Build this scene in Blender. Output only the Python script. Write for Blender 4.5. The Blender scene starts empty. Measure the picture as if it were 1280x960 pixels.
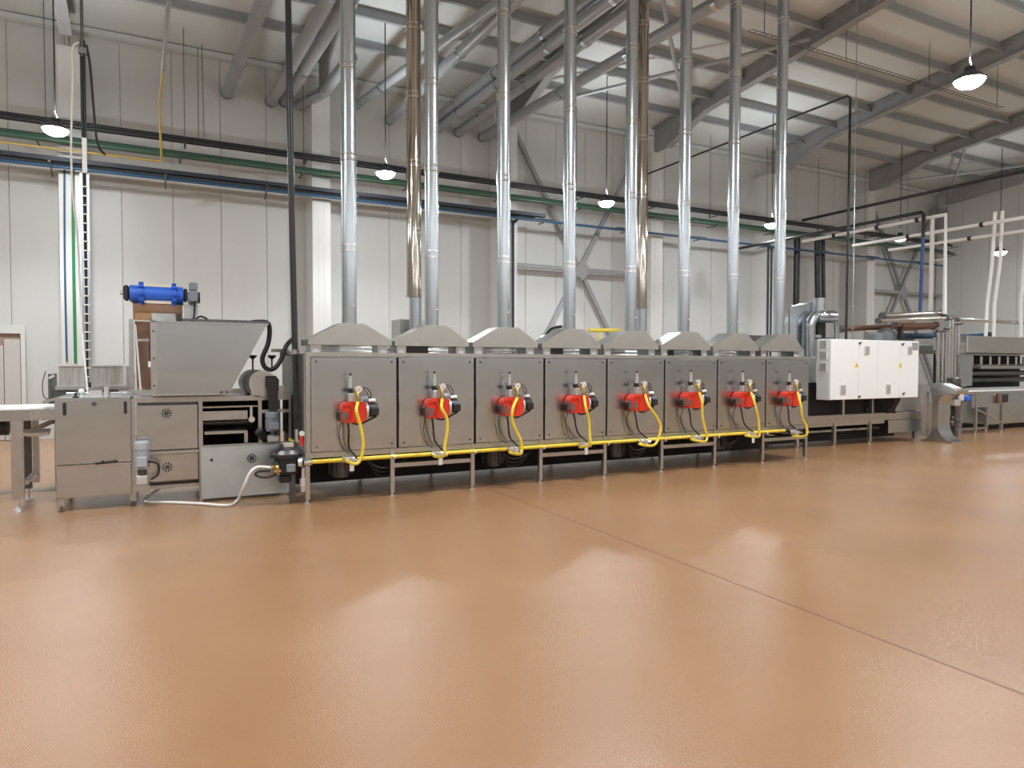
import bpy, bmesh, math, random
from mathutils import Vector, Matrix

random.seed(7)
SC = bpy.context.scene
COL = SC.collection
R = math.radians

# ---------------------------------------------------------------- camera
cam_d = bpy.data.cameras.new('camera')
cam = bpy.data.objects.new('camera', cam_d)
COL.objects.link(cam)
cam_d.sensor_fit = 'HORIZONTAL'
cam_d.sensor_width = 36.0
cam_d.lens = 36.0 * 851.25 / 1280.0
cam_d.clip_start, cam_d.clip_end = 0.05, 200
YAW, PITCH, ROLL = 0.474067, 0.0297917, 0.00200873
cam.location = (0, 0, 1.6)
cam.rotation_mode = 'XYZ'
_m = Matrix.Rotation(-YAW, 4, 'Z') @ Matrix.Rotation(math.pi / 2 - PITCH, 4, 'X') @ Matrix.Rotation(ROLL, 4, 'Z')
cam.rotation_euler = _m.to_euler()
SC.camera = cam

# ---------------------------------------------------------------- world and exposure
w = bpy.data.worlds.new('hall_world')
SC.world = w
w.use_nodes = True
w.node_tree.nodes['Background'].inputs[0].default_value = (0.8, 0.85, 0.9, 1)
w.node_tree.nodes['Background'].inputs[1].default_value = 0.05
SC.view_settings.view_transform = 'Standard'
SC.view_settings.look = 'None'
SC.view_settings.gamma = 1
SC.view_settings.exposure = 0.1
LAMP_W = 470.0            # each high bay lamp
CEILING_FILL_W = 30.0
LAMP_COL = (0.95, 1.0, 1.04)

# ---------------------------------------------------------------- materials
def mat(name, col, rough=0.5, metal=0.0, noise=0.0, nscale=8.0, stretch=None, bump=0.0, bscale=60.0, rnoise=0.0, emit=None, aniso=0.0, spec=None):
    m = bpy.data.materials.new(name)
    m.use_nodes = True
    nt = m.node_tree
    b = nt.nodes['Principled BSDF']
    b.inputs['Base Color'].default_value = (*col, 1)
    b.inputs['Roughness'].default_value = rough
    b.inputs['Metallic'].default_value = metal
    if spec is not None:
        b.inputs['Specular IOR Level'].default_value = spec
    if emit:
        b.inputs['Emission Color'].default_value = (*emit[0], 1)
        b.inputs['Emission Strength'].default_value = emit[1]
    if noise or bump or rnoise:
        tc = nt.nodes.new('ShaderNodeTexCoord')
        mp = nt.nodes.new('ShaderNodeMapping')
        nt.links.new(tc.outputs['Object'], mp.inputs[0])
        if stretch:
            mp.inputs['Scale'].default_value = stretch
        n = nt.nodes.new('ShaderNodeTexNoise')
        n.inputs['Scale'].default_value = nscale
        n.inputs['Detail'].default_value = 5
        nt.links.new(mp.outputs[0], n.inputs['Vector'])
        if noise:
            cr = nt.nodes.new('ShaderNodeMapRange')
            cr.inputs['From Min'].default_value = 0.3
            cr.inputs['From Max'].default_value = 0.7
            cr.inputs['To Min'].default_value = 1 - noise
            cr.inputs['To Max'].default_value = 1 + noise
            nt.links.new(n.outputs['Fac'], cr.inputs['Value'])
            mx = nt.nodes.new('ShaderNodeMix')
            mx.data_type = 'RGBA'
            mx.blend_type = 'MULTIPLY'
            mx.inputs[0].default_value = 1
            mx.inputs[6].default_value = (*col, 1)
            nt.links.new(cr.outputs[0], mx.inputs[7])
            nt.links.new(mx.outputs[2], b.inputs['Base Color'])
        if rnoise:
            rr = nt.nodes.new('ShaderNodeMapRange')
            rr.inputs['From Min'].default_value = 0.3
            rr.inputs['From Max'].default_value = 0.7
            rr.inputs['To Min'].default_value = max(0.02, rough - rnoise)
            rr.inputs['To Max'].default_value = rough + rnoise
            nt.links.new(n.outputs['Fac'], rr.inputs['Value'])
            nt.links.new(rr.outputs[0], b.inputs['Roughness'])
        if bump:
            n2 = nt.nodes.new('ShaderNodeTexNoise')
            n2.inputs['Scale'].default_value = bscale
            n2.inputs['Detail'].default_value = 3
            nt.links.new(mp.outputs[0], n2.inputs['Vector'])
            bp = nt.nodes.new('ShaderNodeBump')
            bp.inputs['Strength'].default_value = bump
            bp.inputs['Distance'].default_value = 0.01
            nt.links.new(n2.outputs['Fac'], bp.inputs['Height'])
            nt.links.new(bp.outputs[0], b.inputs['Normal'])
    return m

M = {}
M['steel'] = mat('brushed stainless steel', (0.56, 0.595, 0.615), 0.25, 1.0, noise=0.03, nscale=2.2, stretch=(.8, .8, 2.2), rnoise=0.025)
M['steel_dull'] = mat('dull stainless steel', (0.52, 0.525, 0.50), 0.42, 1.0, noise=0.04, nscale=4, rnoise=0.06)
M['steel_pale'] = mat('bead blasted steel', (0.58, 0.61, 0.62), 0.36, 1.0, noise=0.06, nscale=3.5, rnoise=0.05)
M['steel_frame'] = mat('satin steel frame', (0.55, 0.555, 0.55), 0.33, 1.0, noise=0.05, nscale=12, rnoise=0.05)
M['steel_dark'] = mat('dark unlit steel', (0.16, 0.16, 0.16), 0.45, 0.9, noise=0.2, nscale=9)
M['mirror'] = mat('mirror polished steel', (0.52, 0.47, 0.40), 0.10, 1.0, bump=0.10, bscale=1.6, stretch=(6, 6, 0.6))
M['chrome'] = mat('polished steel pipe', (0.70, 0.69, 0.67), 0.16, 1.0)
M['galv'] = mat('galvanized sheet', (0.54, 0.585, 0.62), 0.26, 1.0, noise=0.02, nscale=30)
M['wall'] = mat('off white wall panel', (0.60, 0.615, 0.605), 0.45, 0.0, noise=0.02, nscale=1.2)
M['ceiling'] = mat('roof liner sheet', (0.60, 0.645, 0.64), 0.6, 0.0, noise=0.03, nscale=0.9)
M['clad'] = mat('white column cladding', (0.66, 0.67, 0.655), 0.4, 0.0)
M['beam'] = mat('grey painted beam', (0.30, 0.31, 0.32), 0.5, 0.0, noise=0.06, nscale=3)
M['purlin'] = mat('galvanized purlin', (0.36, 0.385, 0.405), 0.5, 0.25, noise=0.06, nscale=5)
M['duct'] = mat('grey plastic duct', (0.34, 0.37, 0.395), 0.35, 0.2, noise=0.05, nscale=4)
M['black'] = mat('black plastic', (0.02, 0.02, 0.022), 0.4)
M['rubber'] = mat('black rubber', (0.015, 0.015, 0.016), 0.55)
M['tray'] = mat('dark painted tray', (0.022, 0.03, 0.045), 0.5)
M['pipe_dark'] = mat('dark grey pipe', (0.03, 0.031, 0.035), 0.35, 0.1)
M['green'] = mat('green pipe', (0.045, 0.105, 0.07), 0.4)
M['green_b'] = mat('bright green pipe', (0.02, 0.22, 0.07), 0.35)
M['blue_p'] = mat('blue pipe', (0.025, 0.09, 0.18), 0.4)
M['blue'] = mat('bright blue plastic', (0.03, 0.13, 0.62), 0.35)
M['blue_d'] = mat('dark blue pipe', (0.03, 0.09, 0.27), 0.4)
M['yellow'] = mat('yellow gas paint', (0.84, 0.64, 0.06), 0.35, noise=0.06, nscale=9)
M['yellow_d'] = mat('yellow pipe paint', (0.50, 0.36, 0.08), 0.45)
M['red'] = mat('red burner cover', (0.72, 0.045, 0.022), 0.30)
M['white'] = mat('white enamel', (0.84, 0.86, 0.86), 0.35)
M['white_p'] = mat('white plastic', (0.88, 0.89, 0.88), 0.4)
M['side_w'] = mat('white vent plastic', (0.70, 0.71, 0.69), 0.5)
M['grey_sign'] = mat('grey rating plate', (0.30, 0.30, 0.31), 0.45)
M['cream'] = mat('cream belt', (0.72, 0.66, 0.54), 0.5)
M['belt'] = mat('white belt', (0.84, 0.84, 0.83), 0.45)
M['grey_mot'] = mat('grey motor paint', (0.24, 0.27, 0.30), 0.4)
M['grey_mot2'] = mat('light grey motor paint', (0.40, 0.43, 0.45), 0.4)
M['brass'] = mat('brass', (0.62, 0.45, 0.17), 0.3, 1.0)
M['alu'] = mat('cast aluminium', (0.76, 0.77, 0.77), 0.34, 0.8)
M['dial'] = mat('white dial', (0.85, 0.85, 0.82), 0.3)
M['warn'] = mat('yellow warning print', (0.85, 0.62, 0.05), 0.5)
M['strip'] = mat('clear strip curtain', (0.50, 0.49, 0.45), 0.25, 0.0, noise=0.25, nscale=5, stretch=(8, 8, 0.6))
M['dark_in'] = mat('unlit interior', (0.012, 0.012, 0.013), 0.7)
M['door'] = mat('door leaf', (0.55, 0.53, 0.50), 0.5)
M['door_in'] = mat('brown door lining', (0.34, 0.25, 0.21), 0.6)
M['copper'] = mat('reddish insulated pipe', (0.40, 0.24, 0.18), 0.3, 0.7)
M['lens'] = mat('lit lamp lens', (0.9, 0.9, 0.9), 0.4, emit=((0.97, 1.0, 1.02), 230.0))
M['lens_off'] = mat('dim lamp lens', (0.6, 0.65, 0.7), 0.3, emit=((0.8, 0.9, 1.0), 1.5))
M['lamp_body'] = mat('black lamp housing', (0.03, 0.03, 0.035), 0.4)
M['joint'] = mat('floor joint sealant', (0.27, 0.125, 0.065), 0.45)
M['tag'] = mat('paper tag', (0.80, 0.80, 0.78), 0.6)
M['grate'] = mat('steel grating', (0.42, 0.41, 0.39), 0.4, 0.9)
M['tan'] = mat('tan conveyor belt', (0.40, 0.235, 0.15), 0.32)
M['label'] = mat('silver black label', (0.13, 0.13, 0.125), 0.4)

def floor_mat():
    m = bpy.data.materials.new('orange resin floor')
    m.use_nodes = True
    nt = m.node_tree
    b = nt.nodes['Principled BSDF']
    tc = nt.nodes.new('ShaderNodeTexCoord')
    n = nt.nodes.new('ShaderNodeTexNoise')
    n.inputs['Scale'].default_value = 0.7
    n.inputs['Detail'].default_value = 6
    nt.links.new(tc.outputs['Object'], n.inputs['Vector'])
    r = nt.nodes.new('ShaderNodeValToRGB')
    r.color_ramp.elements[0].position = 0.3
    r.color_ramp.elements[0].color = (0.355, 0.188, 0.088, 1)
    r.color_ramp.elements[1].position = 0.7
    r.color_ramp.elements[1].color = (0.40, 0.22, 0.107, 1)
    nt.links.new(n.outputs['Fac'], r.inputs[0])
    nt.links.new(r.outputs[0], b.inputs['Base Color'])
    rr = nt.nodes.new('ShaderNodeMapRange')
    rr.inputs['From Min'].default_value = 0.3
    rr.inputs['From Max'].default_value = 0.7
    rr.inputs['To Min'].default_value = 0.20
    rr.inputs['To Max'].default_value = 0.23
    nt.links.new(n.outputs['Fac'], rr.inputs['Value'])
    nt.links.new(rr.outputs[0], b.inputs['Roughness'])
    v = nt.nodes.new('ShaderNodeTexNoise')
    v.inputs['Scale'].default_value = 125
    v.inputs['Detail'].default_value = 2
    nt.links.new(tc.outputs['Object'], v.inputs['Vector'])
    bp = nt.nodes.new('ShaderNodeBump')
    bp.inputs['Strength'].default_value = 0.5
    b.inputs['Specular IOR Level'].default_value = 0.62
    bp.inputs['Distance'].default_value = 0.004
    nt.links.new(v.outputs['Fac'], bp.inputs['Height'])
    nt.links.new(bp.outputs[0], b.inputs['Normal'])
    return m
M['floor'] = floor_mat()

# ---------------------------------------------------------------- mesh helpers
class MB:
    def __init__(s):
        s.v, s.f, s.sm = [], [], []
    def _add(s, vs, fs, smooth=False):
        o = len(s.v)
        s.v += [tuple(p) for p in vs]
        s.f += [tuple(i + o for i in f) for f in fs]
        s.sm += [smooth] * len(fs)
        return s
    def box(s, x0, x1, y0, y1, z0, z1):
        vs = [(x, y, z) for x in (x0, x1) for y in (y0, y1) for z in (z0, z1)]
        return s._add(vs, [(0, 1, 3, 2), (4, 6, 7, 5), (0, 4, 5, 1), (2, 3, 7, 6), (0, 2, 6, 4), (1, 5, 7, 3)])
    def bbox(s, x0, x1, y0, y1, z0, z1, bev=0.01, seg=1):
        bm = bmesh.new()
        bmesh.ops.create_cube(bm, size=1)
        bmesh.ops.scale(bm, vec=(x1 - x0, y1 - y0, z1 - z0), verts=bm.verts)
        bmesh.ops.translate(bm, vec=((x0 + x1) / 2, (y0 + y1) / 2, (z0 + z1) / 2), verts=bm.verts)
        bmesh.ops.bevel(bm, geom=list(bm.edges), offset=bev, segments=seg, affect='EDGES', profile=0.6)
        bm.verts.index_update()
        s._add([v.co[:] for v in bm.verts], [[v.index for v in f.verts] for f in bm.faces], seg > 1)
        bm.free()
        return s
    def obox(s, c, ux, uy, uz, hx, hy, hz):
        c, ux, uy, uz = Vector(c), Vector(ux).normalized(), Vector(uy).normalized(), Vector(uz).normalized()
        vs = [c + ux * hx * a + uy * hy * b + uz * hz * d for a in (-1, 1) for b in (-1, 1) for d in (-1, 1)]
        return s._add(vs, [(0, 1, 3, 2), (4, 6, 7, 5), (0, 4, 5, 1), (2, 3, 7, 6), (0, 2, 6, 4), (1, 5, 7, 3)])
    def bar(s, p, q, wd, ht, up=(0, 0, 1)):
        p, q = Vector(p), Vector(q)
        d = (q - p)
        L = d.length
        d.normalize()
        sd = d.cross(Vector(up))
        if sd.length < 1e-4:
            sd = d.cross(Vector((1, 0, 0)))
        sd.normalize()
        u = sd.cross(d)
        return s.obox((p + q) / 2, d, sd, u, L / 2, wd / 2, ht / 2)
    def prism(s, poly, axis, a, b):
        def P(u, v, t):
            return (u, t, v) if axis == 'y' else ((t, u, v) if axis == 'x' else (u, v, t))
        n = len(poly)
        vs = [P(u, v, a) for u, v in poly] + [P(u, v, b) for u, v in poly]
        fs = [tuple(range(n)), tuple(range(2 * n - 1, n - 1, -1))]
        fs += [(i, i + n, (i + 1) % n + n, (i + 1) % n) for i in range(n)]
        return s._add(vs, fs)
    def cyl(s, p, q, r, n=16, r2=None, caps=True):
        p, q = Vector(p), Vector(q)
        r2 = r if r2 is None else r2
        d = (q - p).normalized()
        a = d.cross(Vector((0, 0, 1)) if abs(d.z) < 0.9 else Vector((1, 0, 0))).normalized()
        b = d.cross(a)
        A = [p + (a * math.cos(t) + b * math.sin(t)) * r for t in (2 * math.pi * i / n for i in range(n))]
        B = [q + (a * math.cos(t) + b * math.sin(t)) * r2 for t in (2 * math.pi * i / n for i in range(n))]
        s._add(A + B, [(i, (i + 1) % n, (i + 1) % n + n, i + n) for i in range(n)], True)
        if caps:
            s._add(A, [tuple(range(n - 1, -1, -1))])
            s._add(B, [tuple(range(n))])
        return s
    def lathe(s, prof, c, axis=(0, 0, 1), n=20):
        c, d = Vector(c), Vector(axis).normalized()
        a = d.cross(Vector((0, 0, 1)) if abs(d.z) < 0.9 else Vector((1, 0, 0))).normalized()
        b = d.cross(a)
        for (r0, h0), (r1, h1) in zip(prof, prof[1:]):
            A = [c + d * h0 + (a * math.cos(2 * math.pi * i / n) + b * math.sin(2 * math.pi * i / n)) * max(r0, 1e-5) for i in range(n)]
            B = [c + d * h1 + (a * math.cos(2 * math.pi * i / n) + b * math.sin(2 * math.pi * i / n)) * max(r1, 1e-5) for i in range(n)]
            s._add(A + B, [(i, (i + 1) % n, (i + 1) % n + n, i + n) for i in range(n)], True)
        return s
    def tube(s, pts, r, n=8, smooth=6):
        P = [Vector(p) for p in pts]
        if smooth and len(P) > 2:
            Q = []
            for i in range(len(P) - 1):
                p0, p1, p2, p3 = P[max(i - 1, 0)], P[i], P[i + 1], P[min(i + 2, len(P) - 1)]
                for k in range(smooth):
                    t = k / smooth
                    Q.append(0.5 * ((2 * p1) + (p2 - p0) * t + (2 * p0 - 5 * p1 + 4 * p2 - p3) * t * t + (3 * p1 - p0 - 3 * p2 + p3) * t ** 3))
            Q.append(P[-1])
            P = Q
        up = None
        vs = []
        for i, p in enumerate(P):
            d = (P[min(i + 1, len(P) - 1)] - P[max(i - 1, 0)])
            if d.length < 1e-7:
                d = Vector((0, 0, 1))
            d.normalize()
            if up is None:
                up = d.cross(Vector((0, 0, 1)) if abs(d.z) < 0.9 else Vector((1, 0, 0))).normalized()
            a = (up - d * up.dot(d))
            a = a.normalized() if a.length > 1e-5 else d.orthogonal().normalized()
            up = a
            b = d.cross(a)
            vs += [p + (a * math.cos(2 * math.pi * k / n) + b * math.sin(2 * math.pi * k / n)) * r for k in range(n)]
        m = len(P)
        fs = [(i * n + k, i * n + (k + 1) % n, (i + 1) * n + (k + 1) % n, (i + 1) * n + k) for i in range(m - 1) for k in range(n)]
        s._add(vs, fs, True)
        s._add(vs[:n], [tuple(range(n - 1, -1, -1))])
        s._add(vs[-n:], [tuple(range(n))])
        return s
    def sphere(s, c, r, n=14, sz=1.0):
        prof = [(r * math.sin(math.pi * k / 8), -r * sz * math.cos(math.pi * k / 8)) for k in range(9)]
        return s.lathe(prof, c, n=n)

ORG = {}
def link_mesh(name, mb, m, org, parent=None, pts_loc=None):
    me = bpy.data.meshes.new(name)
    o = Vector(org)
    me.from_pydata([tuple(Vector(v) - o) for v in mb.v], [], mb.f)
    me.polygons.foreach_set('use_smooth', mb.sm)
    bm = bmesh.new()
    bm.from_mesh(me)
    bmesh.ops.recalc_face_normals(bm, faces=bm.faces)
    bm.to_mesh(me)
    bm.free()
    me.materials.append(M[m] if isinstance(m, str) else m)
    ob = bpy.data.objects.new(name, me)
    COL.objects.link(ob)
    if parent is not None:
        ob.parent = parent
        ob.location = pts_loc if pts_loc is not None else (0, 0, 0)
    else:
        ob.location = org
    return ob

def tag(o, label, cat, group=None):
    o['label'] = label
    o['category'] = cat
    if group:
        o['group'] = group
    return o

def thing(name, label, cat, loc, group=None):
    o = bpy.data.objects.new(name, None)
    o.empty_display_size = 0.1
    COL.objects.link(o)
    o.location = loc
    ORG[o.name] = tuple(loc)
    return tag(o, label, cat, group)

def root_org(p):
    while p.parent is not None:
        p = p.parent
    return ORG[p.name]

def part(name, mb, m, parent, label=None):
    """mesh coordinates are given in world space"""
    o = link_mesh(name, mb, m, root_org(parent), parent)
    if label:
        o['label'] = label
    return o

def solo(name, mb, m, label, cat, group=None):
    xs, ys, zs = zip(*mb.v)
    org = ((min(xs) + max(xs)) / 2, (min(ys) + max(ys)) / 2, min(zs))
    o = link_mesh(name, mb, m, org)
    ORG[o.name] = org
    return tag(o, label, cat, group)

def struct(name, mb, m):
    o = link_mesh(name, mb, m, (0, 0, 0))
    ORG[o.name] = (0, 0, 0)
    o['kind'] = 'structure'
    return o

ORD = ['first', 'second', 'third', 'fourth', 'fifth', 'sixth', 'seventh', 'eighth', 'ninth', 'tenth']

# ================================================================ THE HALL
XL, XR, YB, YF = -13.0, 28.5, 17.2, -17.0
def zroof(y):
    return 8.67 + 0.1 * (17.2 - y) if y > 0 else 8.67 + 0.1 * (17.2 + y)

floor = struct('floor', MB().box(XL - .3, XR + .3, YF - .3, YB + .3, -0.2, 0), 'floor')
j = struct('trim_1', MB().box(3.696, 3.714, -8.0, 7.9, -0.02, 0.0015), 'joint')

ceil = MB()
for (ya, yb) in ((YB + .3, 0.0), (0.0, YF - .3)):
    za, zb = zroof(ya), zroof(yb)
    ceil._add([(XL - .3, ya, za), (XR + .3, ya, za), (XR + .3, yb, zb), (XL - .3, yb, zb),
               (XL - .3, ya, za + .12), (XR + .3, ya, za + .12), (XR + .3, yb, zb + .12), (XL - .3, yb, zb + .12)],
              [(0, 1, 2, 3), (4, 7, 6, 5), (0, 4, 5, 1), (1, 5, 6, 2), (2, 6, 7, 3), (3, 7, 4, 0)])
ceiling = struct('ceiling', ceil, 'ceiling')

wall_back = struct('wall_back', MB().box(XL - .2, XR + .2, YB + .03, YB + .2, 0, 8.75), 'wall')
wall_right = struct('wall_right', MB().box(XR + .03, XR + .2, YF, YB, 0, 10.5), 'wall')
wall_left = struct('wall_left', MB().box(XL - .2, XL, YF, YB, 0, 10.5), 'wall')
wall_front = struct('wall_front', MB().box(XL, XR, YF - .2, YF, 0, 8.8), 'wall')

# sandwich panels of the back wall, one metre each, joints recessed
DOOR = (-4.0, -2.60, 2.20)
pm = None
for k in range(33):
    x0 = -3.75 + k
    if x0 < -2.6:
        q = MB().box(x0 + .006, min(x0 + .994, XR), YB, YB + .028, 2.22, 8.66)
        part('panel', q, 'wall', wall_back)
        if x0 + 1 > -2.5:
            part('panel', MB().box(-2.515, x0 + .994, YB, YB + .028, 0, 2.219), 'wall', wall_back)
        continue
    if x0 > XR - 0.2:
        break
    if x0 + 1 > XR:
        part('panel', MB().box(x0 + .006, XR, YB, YB + .028, 0.0, 8.66), 'wall', wall_back)
        continue
    if pm is None:
        ob = part('panel', MB().box(.006, .994, YB, YB + .028, 0.0, 8.66), 'wall', wall_back)
        pm = ob.data
        ob.location = (x0, 0, 0)
    else:
        ob = bpy.data.objects.new('panel', pm)
        COL.objects.link(ob)
        ob.parent = wall_back
        ob.location = (x0, 0, 0)
for k in range(8):
    y1 = YB - .05 - k
    part('panel', MB().box(XR, XR + .028, y1 - .994, y1 - .006, 0, zroof(y1) - .02), 'wall', wall_right)

# column cladding boxes, five metre bays
CX = [-1.60, 3.37, 8.35, 13.32, 18.30, 23.28]
for cx in CX:
    part('column', MB().box(cx - .21, cx + .21, 16.4, YB - .001, 0, 7.95), 'clad', wall_back)
    part('column', MB().box(cx - .07, cx - .055, 16.394, 16.40, 0, 7.93), 'side_w', wall_back)
    part('column', MB().box(cx + .055, cx + .07, 16.394, 16.40, 0, 7.93), 'side_w', wall_back)
part('column', MB().box(28.0, 28.49, 16.75, YB - .001, 7.0, 7.9), 'beam', wall_back)

# rafters with haunches, purlins
def ibeam_rafter(cx, m='beam'):
    b = MB()
    for sgn in (1, -1):
        ye = 16.55
        top = [(sgn * ye, zroof(ye) - .05), (0, zroof(0) - .05)]
        low = [(0, zroof(0) - .47), (sgn * 14.3, zroof(14.3) - .43), (sgn * 15.9, 7.97), (sgn * ye, 7.97)]
        poly = top + low
        b.prism(poly, 'x', cx - .012, cx + .012)
        # flanges
        L = low
        for (p, q) in ((L[0], L[1]), (L[1], L[2]), (top[0], top[1])):
            b.bar((cx, p[0], p[1]), (cx, q[0], q[1]), .22, .025)
    return part('rafter', b, m, ceiling)
for cx in CX:
    ibeam_rafter(cx)
for cx in (-6.6, -11.6):
    ibeam_rafter(cx)
# gable beam at the right wall
b = MB()
b.bar((28.3, 16.6, zroof(16.6) - .45), (28.3, 0.2, zroof(0.2) - .45), .28, .42)
part('rafter', b, 'beam', ceiling)
bays = [-13.0, -6.6] + CX + [28.4]
for y in [15.3, 14.15, 13.0, 11.85, 10.7, 9.55, 8.4, 7.25, 6.1, 4.95]:
    for a, c in zip(bays, bays[1:]):
        if c < -1:
            continue
        z = zroof(y)
        b = MB()
        b.box(a + .02, c - .02, y - .012, y + .012, z - .21, z - .002)
        b.box(a + .02, c - .02, y - .07, y + .012, z - .222, z - .205)
        part('purlin', b, 'purlin', ceiling)
# wall plate / eave strip
part('purlin', MB().box(XL, XR, 17.02, 17.18, 8.55, 8.66), 'ceiling', ceiling)

# X bracing of the wall
def brace(segs, c):
    for p, q in segs:
        b = MB()
        b.bar(p, q, .11, .11)
        part('brace', b, 'beam', wall_back)
    part('gusset_plate', MB().obox(c, (1, 0, 1), (0, 1, 0), (-1, 0, 1), .22, .02, .22), 'beam', wall_back)
brace([((8.75, 16.98, 8.1), (13.05, 16.98, .75)), ((12.95, 16.9, 8.0), (8.65, 16.9, .5)), ((8.56, 16.9, 4.35), (13.1, 16.9, 4.35))], (10.95, 16.86, 4.33))
brace([((23.9, 16.98, 8.0), (28.2, 16.98, .9)), ((27.9, 16.9, 8.0), (23.6, 16.9, .9)), ((23.49, 16.9, 4.42), (28.4, 16.9, 4.42))], (25.93, 16.86, 4.44))
# roof bracing, round rods between rafters
for p, q in (((8.5, 15.6, 8.2), (13.2, 10.9, 9.0)), ((13.2, 15.0, 8.4), (8.5, 10.5, 9.0)), ((13.4, 9.6, 9.0), (12.4, 7.4, 9.6)),
             ((23.4, 13.2, 8.75), (28.2, 16.6, 8.1)), ((23.5, 16.2, 8.2), (28.2, 12.9, 8.8))):
    part('brace', MB().cyl(p, q, .05, 8), 'purlin', ceiling)

# hatch outline on the right wall
h = MB()
for a in ((15.79, 15.73, 5.6, 7.0), (14.81, 14.75, 5.6, 7.0)):
    h.box(XR - .02, XR - .002, a[1], a[0], a[2], a[3])
h.box(XR - .02, XR - .002, 14.75, 15.79, 5.54, 5.6)
h.box(XR - .02, XR - .002, 14.75, 15.79, 6.96, 7.02)
struct('trim_2', h, 'wall')

# door in the back wall at the far left
d = struct('door_1', MB().box(-3.9, -2.52, YB - .06, YB + .02, 2.20, 2.38).box(-2.60, -2.52, YB - .06, YB + .02, 0, 2.20).box(-3.98, -3.9, YB - .06, YB + .02, 0, 2.38), 'clad')
part('lining', MB().box(-3.9, -2.60, YB + .012, YB + .026, 0, 2.20), 'door_in', d)
part('door_leaf', MB().box(-2.885, -2.615, YB - .03, YB + .012, 0.01, 2.08), 'door', d)
part('door_leaf', MB().box(-3.6, -2.90, YB - .02, YB + .012, 0.01, 1.95), 'door', d)

# ================================================================ LAMPS
def lamp(x, y, z, label, lit=True, light=True, power=1.0):
    t = thing('high_bay_lamp', label, 'lamp', (x, y, z), 'high bay lamps hung from the roof')
    zr = zroof(y) - .02
    part('cable', MB().cyl((x, y, z + .33), (x, y, zr), .012, 6), 'black', t)
    b = MB()
    b.lathe([(0.0, .20), (.07, .20), (.08, .13), (.14, .10), (.18, .05), (.207, .03), (.207, .015), (.20, .01)], (x, y, z), n=24)
    part('housing', b, 'lamp_body', t)
    part('hook', MB().tube([(x, y, z + .20), (x + .03, y, z + .24), (x, y, z + .30), (x, y, z + .34)], .012, 6), 'alu', t)
    part('lens', MB().lathe([(0, -.10), (.07, -.095), (.13, -.072), (.175, -.033), (.198, .012)], (x, y, z), n=24), 'lens' if lit else 'lens_off', t)
    if lit and light:
        ld = bpy.data.lights.new('high_bay_light', 'SPOT')
        ld.energy = LAMP_W * power
        ld.spot_size = R(132)
        ld.spot_blend = 0.6
        ld.shadow_soft_size = .20
        ld.color = LAMP_COL
        lo = bpy.data.objects.new('high_bay_light', ld)
        COL.objects.link(lo)
        lo.parent = t
        lo.location = (0, 0, -.14)
        ud = bpy.data.lights.new('ceiling_fill_light', 'AREA')      # added fill that brightens the ceiling; the lamps themselves shine only down
        ud.shape = 'DISK'
        ud.size = .36
        ud.spread = R(120)
        ud.energy = CEILING_FILL_W * power
        ud.color = LAMP_COL
        uo = bpy.data.objects.new('ceiling_fill_light', ud)
        COL.objects.link(uo)
        uo.parent = t
        uo.location = (0, 0, .21)
        uo.rotation_euler = (math.pi, 0, 0)
    return t
YR = 14.2
lamp(-1.60, YR, 5.62, 'lit round high bay lamp nearest the white door, beside the thin white cable')
lamp(4.26, YR, 5.62, 'lit round high bay lamp between the first two galvanized flues')
lamp(9.93, YR, 5.62, 'lit round high bay lamp before the X-shaped wall brace, left of a mirror flue')
lamp(15.72, YR, 5.62, 'lit round high bay lamp just left of the right-most galvanized flue')
lamp(10.42, 5.85, 5.69, 'brightest and nearest lit high bay lamp, high at the right on a black cable')
lamp(4.54, 5.85, 5.69, 'lit high bay lamp right above the flues, just over the top edge of the view')
lamp(21.6, YR, 5.72, 'dim high bay lamp with a black housing above the white supply pipes', lit=False)
lamp(25.1, 13.0, 5.37, 'small lit high bay lamp at the far right before the right wall', power=0.5)
OUT = [(-1.6, 5.85, 'beside the feed cabinet side, left of the view'), (-7.4, YR, 'far left along the back wall, left of the view'), (-7.4, 5.85, 'far left of the machine line, left of the view'),
       (16.3, 5.85, 'right of the nearest visible lamp, outside the view'), (22.1, 5.85, 'before the far machine, right of the view'),
       (-7.4, -2.5, 'first of the row behind the viewer, from the left'), (-1.6, -2.5, 'second of the row behind the viewer, from the left'), (4.3, -2.5, 'third of the row behind the viewer, from the left'),
       (10.2, -2.5, 'fourth of the row behind the viewer, from the left'), (16, -2.5, 'fifth of the row behind the viewer, from the left'), (22, -2.5, 'sixth of the row behind the viewer, from the left'),
       (-7.4, -10.8, 'first of the rearmost row, from the left'), (-1.6, -10.8, 'second of the rearmost row, from the left'), (4.3, -10.8, 'third of the rearmost row, from the left'),
       (10.2, -10.8, 'fourth of the rearmost row, from the left'), (16, -10.8, 'fifth of the rearmost row, from the left'), (22, -10.8, 'sixth of the rearmost row, from the left')]
for x, y, where in OUT:
    lamp(x, y, 5.65, 'lit high bay lamp ' + where)

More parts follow.
